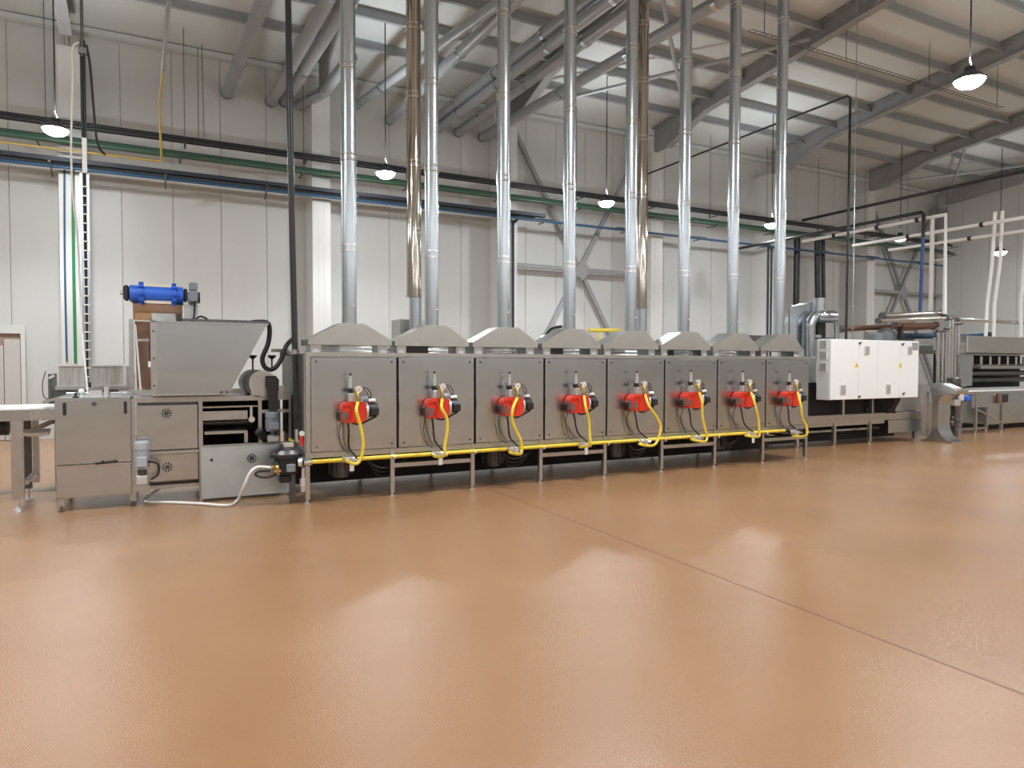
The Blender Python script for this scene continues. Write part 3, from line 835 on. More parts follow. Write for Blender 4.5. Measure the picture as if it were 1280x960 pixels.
# hanging cables under the oven
LOOPS = [('first', 2.10, 2.75), ('second', 3.9, 4.5), ('third', 5.95, 6.5), ('fourth', 7.75, 8.25)]
for nm, a, c in LOOPS:
    b = MB()
    for k in range(3):
        s = .10 + .05 * k
        b.tube([(a + .05 * k, 8.0 + .04 * k, .50), (a + (c - a) * .3, 7.99 + .04 * k, .45 - s), (a + (c - a) * .65, 8.0 + .04 * k, .47 - s), (c, 8.05 + .04 * k, .49)], .013, 7)
    solo('cable_loop', b, 'rubber', 'sagging bundle of black cables under the gas main, %s bundle from the left' % nm, 'cable', 'black cable bundles under the oven')
# fan motors under the oven
for nm, x in (('first', 1.963), ('third', 4.064), ('fifth', 6.135), ('sixth', 8.216)):
    t = thing('circulation_motor', 'dark motor hanging under the %s oven module' % nm, 'motor', (x, 8.5, .2), 'dark motors under the oven')
    part('housing', MB().cyl((x, 8.5, .22), (x, 8.5, .45), .13, 18).cyl((x, 8.5, .19), (x, 8.5, .22), .11, 18), 'steel_dark', t)
    part('flange', MB().cyl((x, 8.5, .45), (x, 8.5, .585), .09, 14), 'black', t)
    b = MB()
    for k in range(14):
        a = 2 * math.pi * k / 14
        b.obox((x + .137 * math.cos(a), 8.5 + .137 * math.sin(a), .33), (math.cos(a), math.sin(a), 0), (-math.sin(a), math.cos(a), 0), (0, 0, 1), .012, .005, .10)
    part('cooling_fins', b, 'steel_dark', t)

# ================================================================ LEFT END OF THE LINE
def rosette(x, y, z, parent, r=.042, d=.003):
    b = MB()
    b.cyl((x, y, z), (x, y - d, z), .012, 8)
    for k in range(6):
        a = math.pi / 3 * k
        b.cyl((x + r * .45 * math.cos(a), y, z + r * .45 * math.sin(a)), (x + r * .45 * math.cos(a), y - d, z + r * .45 * math.sin(a)), .0098, 8)
    for k in range(10):
        a = math.pi / 5 * k
        b.cyl((x + r * .92 * math.cos(a), y, z + r * .92 * math.sin(a)), (x + r * .92 * math.cos(a), y - d, z + r * .92 * math.sin(a)), .0098, 8)
    part('vent_rosette', b, 'black', parent)

# loading cabinet
YL = 8.65
t = thing('feed_cabinet', 'stainless feed cabinet with two black hinges left of the hopper', 'cabinet', (-.67, YL, 0))
part('body', MB().box(-1.01, -.325, YL + .015, YL + .95, .17, 1.19), 'steel_frame', t)
up = part('upper_door', MB().bbox(-1.025, -.315, YL - .02, YL + .013, .505, 1.205, .006), 'steel', t)
part('lower_door', MB().bbox(-1.02, -.32, YL - .018, YL + .013, .145, .485, .006), 'steel', t)
for hx in (-.935, -.37):
    part('hinge', MB().bbox(hx - .014, hx + .014, YL - .05, YL - .021, 1.04, 1.175, .005), 'black', up)
part('lock', MB().cyl((-.665, YL - .02, 1.155), (-.665, YL - .035, 1.155), .024, 14), 'steel_dark', up)
part('lip', MB().box(-1.02, -.32, YL - .035, YL - .0185, .485, .500), 'chrome', t)
part('latch', MB().bar((-.66, YL - .045, .505), (-.45, YL - .045, .518), .014, .022).bar((-.62, YL - .045, .505), (-.58, YL - .045, .535), .012, .016), 'black', t)
for lx in (-.985, -.31):
    for ly in (YL + .03, YL + .9):
        l = part('leg', MB().box(lx - .03, lx + .03, ly - .025, ly + .025, .06, .17), 'steel_frame', t)
        part('foot', MB().cyl((lx, ly, 0), (lx, ly, .015), .03, 10).cyl((lx, ly, .015), (lx, ly, .06), .012, 8), 'steel_dark', l)
part('side_post', MB().box(-.318, -.275, YL + .0, YL + .05, .06, 1.2), 'steel_frame', t)

# tray with fittings on top of the cabinet
t = thing('infeed_deck', 'low open steel deck with fittings on top of the feed cabinet', 'deck', (-.6, YL + .4, 1.206))
part('deck_plate', MB().box(-1.0, -.32, YL - .01, YL + .85, 1.206, 1.222), 'steel', t)
part('side_guide', MB().box(-.45, 1.3, YL + .3, YL + .33, 1.225, 1.29), 'steel_frame', t)
part('infeed_arm', MB().bar((-1.16, YL + .25, 1.17), (-.80, YL + .25, 1.275), .05, .03).bar((-1.16, YL + .55, 1.17), (-.80, YL + .55, 1.275), .05, .03), 'steel_frame', t)
part('ball_knob', MB().cyl((-.80, YL + .2, 1.222), (-.80, YL + .2, 1.26), .01, 8).sphere((-.80, YL + .2, 1.285), .032), 'white_p', t)
part('clamp_knob', MB().lathe([(0, 0), (.03, .0), (.03, .012), (.012, .02), (.012, .05), (0, .05)], (-.84, YL + .05, 1.222), n=12), 'black', t)
part('clamp_knob', MB().lathe([(0, 0), (.035, .0), (.035, .012), (.012, .02), (.012, .06), (0, .06)], (-.66, YL + .16, 1.222), n=12), 'black', t)
part('bracket', MB().box(-.72, -.6, YL + .12, YL + .16, 1.222, 1.30).box(-.58, -.54, YL + .1, YL + .3, 1.222, 1.33), 'alu', t)
part('cross_rod', MB().cyl((-.95, YL + .3, 1.26), (-.35, YL + .3, 1.26), .012, 8), 'chrome', t)

# machine frame under the hopper
t = thing('depositor_machine', 'stainless depositor frame with vented panels carrying the hopper', 'machine', (.4, YL, 0))
part('deck', MB().box(-.27, 1.40, YL + .0, YL + 1.0, 1.155, 1.215), 'steel_frame', t)
part('body', MB().box(-.26, .36, YL + .045, YL + .95, .24, 1.15), 'steel_dark', t)
p1 = part('upper_panel', MB().bbox(-.265, .355, YL - .0, YL + .03, .615, 1.125, .005), 'steel', t)
rosette(.035, YL - .001, 1.03, p1, .05)
for sx in (-.19, .27):
    s = MB()
    s.cyl((sx, YL, 1.075), (sx, YL - .015, 1.075), .018, 12)
    part('lock', s, 'chrome', p1)
p2 = part('lower_panel', MB().bbox(-.265, .355, YL + .005, YL + .035, .255, .565, .005), 'steel', t)
rosette(.035, YL + .004, .415, p2, .05)
part('ledge', MB().box(-.265, .36, YL - .025, YL + .03, .57, .605), 'steel_frame', t)
part('under_tray', MB().box(-.15, .36, YL + .1, YL + .5, .16, .20), 'steel_frame', t)
for lx in (.385, ):
    l = part('post', MB().box(lx - .022, lx + .022, YL - .01, YL + .04, .04, 1.155), 'steel_frame', t)
    part('foot', MB().cyl((lx, YL + .015, 0), (lx, YL + .015, .04), .02, 10), 'alu', l)
part('post', MB().box(1.015, 1.055, YL - .01, YL + .04, .60, 1.155), 'steel_frame', t)
part('post', MB().box(1.37, 1.40, YL + .02, YL + .06, .05, 1.155), 'steel_frame', t)
part('post', MB().box(1.36, 1.40, YL + .9, YL + .95, .0, 1.155), 'steel_frame', t)
part('rail', MB().box(.407, 1.37, YL - .005, YL + .035, .60, .645), 'steel_frame', t)
part('rail', MB().box(1.056, 1.37, YL + .01, YL + .04, 1.0, 1.04), 'steel_frame', t)
part('shelf', MB().box(.41, .90, YL + .05, YL + .5, .93, .955).box(.41, .90, YL + .045, YL + .06, .955, 1.035), 'steel_frame', t)
part('shelf', MB().box(.43, .90, YL + .08, YL + .5, .76, .795).box(.865, .905, YL + .08, YL + .12, .646, .76), 'steel_frame', t)
part('push_rod', MB().cyl((.41, YL + .04, 1.085), (1.01, YL + .04, 1.085), .014, 8), 'chrome', t)
part('crank', MB().cyl((.94, YL + .02, 1.085), (.94, YL + .02, .93), .018, 10).cyl((.94, YL + .02, .93), (.94, YL - .03, .93), .035, 14), 'alu', t)
part('dark_backing', MB().box(.36, 1.40, YL + .93, YL + .95, .05, 1.15), 'dark_in', t)
part('roller', MB().cyl((.42, YL + .45, .87), (1.0, YL + .45, .87), .05, 14), 'steel_dark', t)
lp = thing('cover_plate', 'pale scratched steel cover plate leaning at the bottom left of the gas regulator', 'panel', (.86, 8.57, .03))
cp = part('plate', MB().obox((.865, 8.585, .33), (1, 0, 0), (0, 1, -.09), (0, .09, 1), .485, .012, .295), 'steel_pale', lp)
rosette(.93, 8.588, .47, cp, .05, .018)
part('warning_mark', MB().prism([(.47, .475), (.505, .505), (.505, .455)], 'y', 8.573, 8.59), 'black', cp)

# grey gear motors
def gear_motor(x, y, z, h, r, label, name='gear_motor', m='grey_mot2', flip=False):
    t = thing(name, label, 'motor', (x, y, z))
    part('gearbox', MB().bbox(x - r * .8, x + r * .8, y - r * .8, y + r * .8, z, z + h * .22, .012), 'alu', t)
    part('neck', MB().cyl((x, y, z + h * .22), (x, y, z + h * .36), r * .55, 14), 'steel_dark', t)
    ho = part('housing', MB().cyl((x, y, z + h * .36), (x, y, z + h * .80), r * .92, 20), m, t)
    b = MB()
    for k in range(18):
        a = 2 * math.pi * k / 18
        b.obox((x + r * .95 * math.cos(a), y + r * .95 * math.sin(a), z + h * .60), (math.cos(a), math.sin(a), 0), (-math.sin(a), math.cos(a), 0), (0, 0, 1), r * .08, r * .035, h * .17)
    part('cooling_fins', b, m, ho)
    part('fan_cowl', MB().lathe([(r * 1.0, h * .80), (r * 1.03, h * .82), (r * 1.03, h * .96), (r * .9, h), (0, h)], (x, y, z), n=20), m, t)
    part('terminal_box', MB().bbox(x - r * .7, x + r * .7, y - r * 1.5, y - r * .85, z + h * .42, z + h * .66, .01), m, t)
    return t
g = gear_motor(-0.214, 8.52, .26, .48, .075, 'grey upright gear motor between feed cabinet and vented panels')
part('support', MB().box(-.275, -.14, 8.45, 8.6, .19, .26), 'steel_frame', g)
part('cable', MB().tube([(-.15, 8.44, .52), (-.06, 8.5, .48), (-.06, 8.52, .36), (-.13, 8.52, .31)], .012, 8), 'black', g)

# hopper
t = thing('dough_hopper', 'large wedge-shaped stainless hopper with a slanted right side', 'hopper', (.4, 8.5, 1.24))
poly = [(-.10, 1.25), (.685, 1.25), (1.10, 2.05), (-.10, 2.05)]
part('body', MB().prism(poly, 'y', 8.51, 9.3), 'steel', t)
part('edge_flange', MB().box(-.115, -.055, 8.495, 8.5095, 1.25, 2.06), 'steel_frame', t)
part('bottom_flange', MB().box(-.10, .72, 8.47, 8.509, 1.235, 1.2495), 'steel_frame', t)
part('top_rim', MB().box(-.11, 1.12, 8.495, 9.31, 2.051, 2.066), 'steel_frame', t)
part('lid', MB().box(.15, 1.05, 8.6, 9.25, 2.067, 2.105), 'black', t)
part('slide_rail', MB().box(.2, 1.14, 8.56, 8.595, 2.067, 2.10), 'steel_dark', t)
for z in (1.35, 1.65, 1.95):
    part('hinge_bolt', MB().cyl((-.085, 8.495, z), (-.085, 8.485, z), .012, 8), 'steel_dark', t)
part('corner_bolt', MB().cyl((.60, 8.47, 1.265), (.60, 8.45, 1.265), .016, 8).cyl((.66, 8.47, 1.265), (.66, 8.45, 1.265), .016, 8), 'steel_dark', t)
solo('hopper_cable', MB().tube([(.95, 8.6, 2.085), (1.111, 8.6, 2.088), (1.147, 8.6, 2.003), (1.127, 8.6, 1.83), (1.062, 8.6, 1.657), (1.098, 8.6, 1.543), (1.189, 8.6, 1.533), (1.272, 8.6, 1.639), (1.339, 8.6, 1.814), (1.431, 8.7, 1.896)], .028, 10), 'rubber', 'thick black cable looping from the hopper top to the oven end', 'cable')

# elevator behind the hopper with the blue roller
YE = 9.35
t = thing('lifting_elevator', 'steel elevator chute with blue drive roller behind the hopper', 'elevator', (-.05, YE, 1.216))
part('side_rail', MB().box(-.35, -.305, YE - .1, YE + .02, 1.216, 2.12), 'steel_frame', t)
part('side_rail', MB().box(.20, .24, YE - .1, YE + .02, 1.216, 2.12), 'steel_frame', t)
part('chute_plate', MB().bar((-.045, YE + .42, 1.30), (-.045, YE + .03, 2.10), .49, .015, (0, 1, 0)).bar((-.045, YE + .42, 1.216), (-.045, YE + .42, 1.30), .49, .015, (0, 1, 0)), 'tan', t)
part('guide_strip', MB().bar((-.285, YE - .02, 2.06), (-.235, YE - .02, 1.22), .03, .02), 'white_p', t)
part('cross_bar', MB().box(-.29, .20, YE - .02, YE + .015, 1.86, 1.89), 'steel_frame', t)
part('upper_plate', MB().bar((-.04, YE - .02, 2.12), (-.04, YE - .13, 2.30), .53, .014, (0, 1, 0)), 'tan', t)
part('fold_plate', MB().bar((-.04, YE - .07, 2.11), (-.04, YE - .11, 2.20), .49, .012, (0, 1, 0)), 'chrome', t)
part('plate_edge', MB().box(-.31, .235, YE - .1, YE - .05, 2.30, 2.325), 'black', t)
zr = 2.425
ro = part('drive_roller', MB().cyl((-.335, YE - .08, zr), (.235, YE - .08, zr), .100, 24), 'blue', t)
for cx_ in (-.215, .135):
    bb = MB().cyl((cx_ - .025, YE - .08, zr), (cx_ + .025, YE - .08, zr), .118, 20)
    for k in range(10):
        a = 2 * math.pi * k / 10
        bb.obox((cx_, YE - .08 + .125 * math.cos(a), zr + .125 * math.sin(a)), (1, 0, 0), (0, math.cos(a), math.sin(a)), (0, -math.sin(a), math.cos(a)), .025, .018, .016)
    part('sprocket', bb, 'blue', ro)
for dz in (.085, -.115):
    part('belt_flight', MB().box(-.185, .105, YE - .14, YE - .02, zr + dz, zr + dz + .035), 'cream', t)
part('bearing', MB().bbox(-.40, -.337, YE - .16, YE, zr - .09, zr + .09, .02), 'black', t)
part('shaft_end', MB().cyl((-.43, YE - .08, zr), (-.40, YE - .08, zr), .025, 10), 'chrome', t)
part('bearing', MB().bbox(.237, .28, YE - .15, YE - .01, zr - .08, zr + .08, .015), 'black', t)
gb = part('drive_gearbox', MB().bbox(.285, .40, YE - .16, YE, zr - .1, zr + .06, .02).cyl((.34, YE - .16, zr - .02), (.34, YE - .20, zr - .02), .055, 14), 'grey_mot', t)
part('drive_motor', MB().bbox(.30, .395, YE - .14, YE - .01, zr + .065, zr + .16, .012), 'grey_mot', t)
part('end_flange', MB().cyl((.40, YE - .08, zr - .02), (.42, YE - .08, zr - .02), .07, 14), 'black', t)
part('motor_bracket', MB().box(.245, .40, YE - .06, YE - .03, 2.068, zr - .101), 'steel_pale', t)
part('motor_cable', MB().tube([(.36, YE - .17, zr - .09), (.35, YE - .18, 2.18), (.34, YE - .18, 2.12), (.42, YE - .18, 2.17), (.50, YE - .18, 2.14)], .012, 7), 'black', t)
part('limit_switch', MB().box(-.15, -.10, 9.05, 9.12, 1.55, 1.62), 'white_p', t)
part('switch_cable', MB().tube([(-.125, 9.08, 1.62), (-.13, 9.08, 1.78), (-.12, 9.1, 1.92), (-.10, 9.1, 1.98)], .012, 6), 'black', t)

# drum and its drive
t = thing('forming_drum', 'dark steel drum with cover and hand screws right of the hopper', 'drum', (1.12, 9.05, 1.216))
part('drum_shell', MB().lathe([(0, 0), (.155, 0), (.16, .01), (.16, .75), (.155, .76), (0, .76)], (1.02, 8.62, 1.36), (0, 1, 0), 28), 'steel_dark', t)
part('end_plate', MB().cyl((1.06, 8.60, 1.36), (1.06, 8.58, 1.36), .155, 24).box(.93, 1.30, 8.585, 8.615, 1.216, 1.33), 'steel_frame', t)
part('pivot_block', MB().bbox(1.09, 1.20, 8.53, 8.58, 1.30, 1.45, .01), 'black', t)
for kx in (.97, 1.19):
    part('hand_screw', MB().cyl((kx, 8.75, 1.5), (kx, 8.75, 1.66), .01, 8).lathe([(0, 1.70), (.05, 1.695), (.05, 1.68), (.015, 1.65), (0, 1.65)], (kx, 8.75, 0), n=14), 'black', t)
t = gear_motor(1.17, 8.56, .66, .36, .085, 'dark grey gear motor standing in the frame under the drum', m='grey_mot')
part('drive_belt_cover', MB().prism([(1.12, 1.03), (1.21, 1.03), (1.23, 1.30), (1.235, 1.40), (1.20, 1.45), (1.13, 1.45), (1.095, 1.40), (1.10, 1.30)], 'y', 8.49, 8.525), 'black', t)
part('reducer', MB().cyl((1.06, 8.55, .72), (1.0, 8.5, .80), .05, 12), 'black', t)

# dark machine mass at the oven entry
t = thing('oven_inlet', 'dark polished inlet box of the oven behind the black vertical pipe', 'machine', (1.38, 8.9, 0))
part('box', MB().box(1.415, 1.43, 8.0, 9.45, .7, 1.70), 'steel_dark', t)
part('top_tube', MB().cyl((1.28, 8.75, 1.72), (1.41, 8.75, 1.72), .03, 10).cyl((1.2, 8.9, 1.76), (1.42, 8.9, 1.76), .02, 8), 'chrome', t)

# vertical black pipe to the regulator
t = thing('black_riser_pipe', 'tall black gas riser pipe from the roof down to the regulator', 'pipe', (1.375, 8.35, .6))
part('pipe', MB().tube([(1.325, 8.35, 9.47), (1.353, 8.35, 5.271), (1.371, 8.35, 3.516), (1.399, 8.35, 1.733), (1.421, 8.35, 0.974)], .036, 12, 4), 'pipe_dark', t)
part('union', MB().cyl((1.421, 8.35, 0.974), (1.425, 8.35, 0.878), .05, 12).cyl((1.424, 8.35, 0.907), (1.426, 8.35, 0.821), .055, 8), 'black', t)
part('filter', MB().cyl((1.425, 8.35, 0.821), (1.428, 8.35, 0.668), .04, 12), 'alu', t)
part('coupling', MB().cyl((1.4, 8.35, 1.762), (1.399, 8.35, 1.705), .046, 12), 'chrome', t)
part('ball_valve_lever', MB().bar((1.311, 8.3, 0.708), (1.365, 8.3, 0.677), .02, .03), 'yellow', t)

# gas regulator
t = thing('gas_regulator', 'bulky black gas regulator with brass fittings at the left end of the gas main', 'regulator', (1.25, 8.1, .2))
part('body', MB().bbox(1.13, 1.36, 7.92, 8.2, .34, .58, .03), 'black', t)
part('dome', MB().lathe([(.17, 0), (.175, .02), (.15, .06), (.08, .085), (0, .09)], (1.24, 8.05, .56), n=20), 'steel_dark', t)
part('diaphragm_ring', MB().cyl((1.24, 8.05, .535), (1.24, 8.05, .56), .18, 20), 'black', t)
part('top_block', MB().bbox(1.2, 1.32, 7.98, 8.12, .645, .70, .01), 'alu', t)
part('side_housing', MB().cyl((1.10, 8.0, .45), (1.14, 8.0, .45), .09, 16), 'black', t)
part('front_cover', MB().bbox(1.22, 1.32, 7.88, 7.925, .38, .47, .01), 'grey_mot', t)
part('lower_body', MB().bbox(1.15, 1.28, 7.95, 8.1, .25, .34, .02), 'black', t)
br = MB()
br.cyl((1.06, 7.95, .44), (1.12, 7.95, .44), .03, 10).cyl((1.13, 7.92, .47), (1.13, 7.92, .36), .02, 8).cyl((1.09, 7.9, .40), (1.16, 7.9, .40), .018, 8).sphere((1.12, 7.90, .44), .03)
part('brass_fitting', br, 'brass', t)
part('outlet_flange', MB().cyl((1.36, 7.9, .485), (1.40, 7.88, .485), .055, 14), 'alu', t)
part('loop_cable', MB().tube([(1.12, 7.92, .36), (1.0, 7.9, .34), (.90, 7.9, .37), (.92, 7.9, .41), (1.05, 7.9, .41)], .013, 8), 'black', t)
part('upper_cable', MB().tube([(1.14, 7.95, .52), (1.13, 7.95, .62), (1.18, 7.98, .69)], .02, 8), 'black', t)
gt = part('pressure_gauge', MB().cyl((1.405, 8.0, .80), (1.405, 7.97, .80), .03, 14), 'white_p', t)
part('red_valve', MB().cyl((1.405, 8.0, .66), (1.405, 8.0, .77), .022, 10), 'red', t)
part('drain_valve', MB().bbox(1.37, 1.43, 7.88, 7.95, .20, .30, .01).cyl((1.40, 7.9, .30), (1.40, 7.9, .42), .02, 10).cyl((1.40, 7.9, .15), (1.40, 7.9, .20), .028, 10), 'alu', t)
part('support_leg', MB().box(1.28, 1.34, 8.05, 8.12, 0, .34), 'steel_dark', t)

# white hose along the floor
solo('white_hose', MB().tube([(1.06, 7.92, .44), (0.927, 8.0, 0.444), (0.843, 8.0, 0.379), (0.781, 8.05, 0.215), (0.749, 8.352, 0.03), (0.63, 8.144, 0.02), (0.357, 8.378, 0.02), (0.077, 8.592, 0.02), (-0.19, 8.776, 0.02), (-0.16, 8.957, 0.05), (.02, 9.0, .17)], .016, 8, 8), 'white_p', 'white hose lying on the floor from the regulator under the machine', 'hose')

# conveyor at the far left edge
t = thing('belt_conveyor', 'white topped belt conveyor entering at the left edge', 'conveyor', (-1.5, 9.0, 0))
YC = 8.92
part('belt', MB().bbox(-2.6, -1.045, YC + .01, YC + .75, 1.085, 1.115, .008), 'belt', t)
part('side_plate', MB().box(-2.6, -1.04, YC - .012, YC + .008, .975, 1.09), 'steel', t)
part('side_plate', MB().box(-2.6, -1.04, YC + .752, YC + .77, .975, 1.09), 'steel', t)
part('joint_plate', MB().box(-1.28, -1.05, YC - .024, YC - .0125, .975, 1.075), 'steel_frame', t)
b = MB()
for (sx, sz) in ((-1.25, 1.055), (-1.17, 1.055), (-1.08, 1.055), (-1.25, .995), (-1.17, .995), (-1.44, 1.04), (-1.36, 1.04), (-1.44, .995), (-1.36, .995)):
    b.cyl((sx, YC - .013, sz), (sx, YC - .034, sz), .01, 8)
part('bolts', b, 'chrome', t)
lg = part('leg', MB().box(-1.455, -1.345, YC - .012, YC + .04, .13, .974), 'steel_frame', t)
part('foot', MB().lathe([(.05, 0), (.045, .02), (.02, .035), (.014, .04), (.014, .13)], (-1.40, YC + .01, 0), n=14), 'alu', lg)
lg = part('leg', MB().box(-1.455, -1.375, YC + .70, YC + .75, .13, .974), 'steel_dark', t)
part('foot', MB().lathe([(.05, 0), (.045, .02), (.02, .035), (.014, .04), (.014, .13)], (-1.41, YC + .72, 0), n=14), 'alu', lg)
part('leg', MB().box(-1.36, -1.30, YC + .68, YC + .75, .2, .974), 'steel_frame', t)
part('stretcher', MB().bar((-1.34, YC + .04, .30), (-1.34, YC + .68, .30), .05, .05), 'steel_frame', t)
part('drive_drum', MB().cyl((-1.7, YC + .3, .90), (-1.52, YC + .3, .90), .1, 16), 'black', t)
t = thing('swing_arm', 'short steel swing arm with a flat plate under the belt conveyor end', 'bracket', (-1.2, YC + .3, .85))
part('arm', MB().bar((-1.28, YC - .0, .86), (-1.03, YC + .3, .98), .07, .03), 'steel_frame', t)
part('plate', MB().obox((-1.22, YC - .04, .85), (1, 0, .0), (0, 1, .2), (0, 0, 1), .12, .08, .014), 'steel_frame', t)
part('handle_rod', MB().cyl((-1.30, YC - .1, .82), (-1.10, YC - .1, .82), .011, 8), 'chrome', t)
part('knob', MB().cyl((-1.06, YC + .05, .93), (-1.06, YC + .05, 1.0), .02, 8), 'black', t)
solo('support_column', MB().box(-1.16, -1.03, 9.72, 9.8, .06, .97).cyl((-1.10, 9.76, 0), (-1.10, 9.76, .06), .03, 8), 'steel_frame', 'short steel support column between the conveyor leg and feed cabinet', 'column')

# floor drain
t = thing('floor_drain', 'slotted steel floor drain behind the belt conveyor leg', 'drain', (-1, 10.27, 0))
part('frame', MB().box(-4.5, .7, 10.19, 10.205, 0, .006).box(-4.5, .7, 10.335, 10.35, 0, .006), 'grate', t)
part('channel', MB().box(-4.5, .7, 10.205, 10.335, 0.0005, .0012), 'dark_in', t)
b = MB()
k = 0
while -2.6 + k * .028 < .65:
    x = -2.6 + k * .028
    b.box(x, x + .012, 10.205, 10.335, .0013, .006)
    k += 1
g = part('grating_bars', b, 'grate', t)
g['kind'] = 'stuff'

# strip curtain unit in the background
YD = 11.0
t = thing('strip_curtain_unit', 'background unit with hanging strip curtain behind the feed cabinet', 'machine', (-.87, YD, 0))
part('cap', MB().box(-1.32, -.40, YD - .04, YD + .6, 1.555, 1.575), 'white', t)
b = MB()
for k in range(27):
    x = -1.245 + k * .028
    b.box(x, x + .024, YD - .012 + .006 * (k % 2), YD - .008 + .006 * (k % 2), 1.29, 1.553)
c = part('strip_curtain', b, 'strip', t)
c['kind'] = 'stuff'
part('side_cheek', MB().box(-.46, -.42, YD - .02, YD + .5, 1.28, 1.553), 'steel_frame', t)
part('side_cheek', MB().box(-1.37, -1.33, YD - .02, YD + .5, 1.0, 1.45), 'steel_dark', t)
part('side_cheek', MB().box(-.44, -.36, YD - .01, YD + .5, 1.0, 1.44), 'steel_frame', t)
part('front_rail', MB().box(-1.29, -.42, YD - .05, YD - .02, 1.235, 1.285), 'steel_frame', t)
part('lower_box', MB().box(-1.33, -.44, YD + .0, YD + .5, .95, 1.23), 'steel_dark', t)
part('lamp_plate', MB().bar((-1.36, YD - .03, 1.39), (-1.30, YD - .03, 1.43), .02, .03), 'white_p', t)
for lx in (-1.28, -.48):
    part('leg', MB().box(lx - .025, lx + .025, YD + .05, YD + .1, 0, .95), 'steel_frame', t)
solo('loose_wire', MB().tube([(-1.385, 10.9, 1.488), (-1.423, 10.9, 1.318), (-1.408, 10.9, 1.147), (-1.345, 11.02, 1.1)], .006, 6), 'black', 'thin loose black wire left of the strip curtain unit', 'wire')

# hanging cable ladder
YV = 9.8
t = thing('cable_ladder', 'hanging vertical cable ladder with white rungs above the feed cabinet', 'cable ladder', (-.82, YV, 1.36))
part('rail', MB().bar((-.852, YV, 3.9), (-.842, YV, 1.36), .012, .03), 'galv', t)
part('rail', MB().bar((-.782, YV, 3.9), (-.792, YV, 1.36), .012, .03), 'galv', t)
b = MB()
for k in range(22):
    z = 1.42 + k * .11
    part('rung', MB().box(-.842, -.785, YV - .02, YV - .006, z, z + .016), 'white_p', t)
part('cable_bundle', MB().tube([(-.832, YV + .02, 5.5), (-.83, YV + .02, 4.0), (-.825, YV + .02, 2.5), (-.82, YV + .02, 1.3)], .016, 7), 'tray', t)
part('cable_bundle', MB().tube([(-.805, YV + .02, 5.5), (-.803, YV + .02, 4.0), (-.80, YV + .02, 2.5), (-.80, YV + .02, 1.3)], .016, 7), 'black', t)
part('light_strip_cover', MB().box(-.835, -.785, YV - .04, YV - .0205, 3.9, 4.32), 'white_p', t)
part('top_bracket', MB().cyl((-.82, YV, 5.3), (-.82, YV, zroof(YV)), .018, 8).box(-.86, -.77, YV - .03, YV + .03, 5.33, 5.40), 'steel_dark', t)
solo('black_cable', MB().tube([(-.775, YV, 5.45), (-.74, YV, 5.2), (-.71, YV, 4.7), (-.68, YV + .05, 4.3), (-.60, YV + .1, 4.18)], .014, 7), 'rubber', 'dark corrugated cable drooping right from the top of the cable ladder', 'cable')
solo('white_cable', MB().tube([(-0.848, 9.9, 5.504), (-0.907, 9.9, 5.463), (-0.929, 9.9, 5.363), (-0.929, 9.9, 5.036), (-0.957, 9.9, 4.262), (-0.949, 9.9, 3.683), (-0.908, 9.9, 3.105), (-0.885, 9.9, 2.324), (-0.843, 9.7, 1.731), (-.79, 9.46, 1.225)], .012, 7), 'white_p', 'thin white cable hanging left of the cable ladder', 'cable')

# ================================================================ RIGHT END OF THE LINE
YT = 8.85
t = thing('cooling_table', 'long low stainless table frame under the white cabinet', 'table', (12, YT, 0))
part('top_plate', MB().box(9.72, 14.25, YT + .0, YT + 1.0, .585, .62), 'steel_frame', t)
part('front_rail', MB().box(9.72, 14.25, YT - .02, YT + .0, .47, .61), 'steel_frame', t)
part('lower_rail', MB().box(9.72, 14.0, YT + .02, YT + .06, .40, .468), 'steel', t)
for lx in (10.55, 11.58, 12.64, 14.1):
    leg(t, lx, YT + .03, .469, .06)
    leg(t, lx, YT + .95, .584, .06)
for px_ in (11.80, 12.68):
    part('post', MB().box(px_ - .03, px_ + .03, YT - .01, YT + .05, .621, 1.4), 'steel_frame', t)
part('dark_backing', MB().box(9.72, 13.44, YT + .12, YT + .14, .621, 1.25), 'dark_in', t)  # dark sheet in place of the shaded gap below the cabinet
part('shade_block', MB().box(9.75, 14.0, YT + .40, YT + .92, .07, .40), 'dark_in', t)  # added black box that stands for the shade under the table
part('cable_channel', MB().box(10.0, 13.2, YT + .2, YT + .38, .27, .31), 'galv', t)
part('end_box', MB().bbox(13.45, 14.35, YT + .05, YT + .9, .63, 1.21, .01), 'steel_pale', t)
part('end_skirt', MB().box(13.15, 14.25, YT - .03, YT - .021, .20, .46), 'steel', t)
t = thing('oven_end_section', 'plain steel end section of the oven between last burner and white cabinet', 'oven', (10.2, 8.9, .622))
part('body', MB().bbox(9.72, 11.2, 9.0, 9.85, .622, 1.715, .008), 'steel_pale', t)
solo('thin_mast', MB().cyl((10.97, 9.05, 1.715), (10.957, 9.05, 2.63), .014, 8), 'steel_dark', 'thin dark rod standing on the oven end beside the galvanized duct', 'rod')
solo('thin_mast', MB().cyl((10.572, 9.1, 1.716), (10.558, 9.1, 2.648), .014, 8), 'steel_dark', 'thin dark rod standing behind the last hood', 'rod')

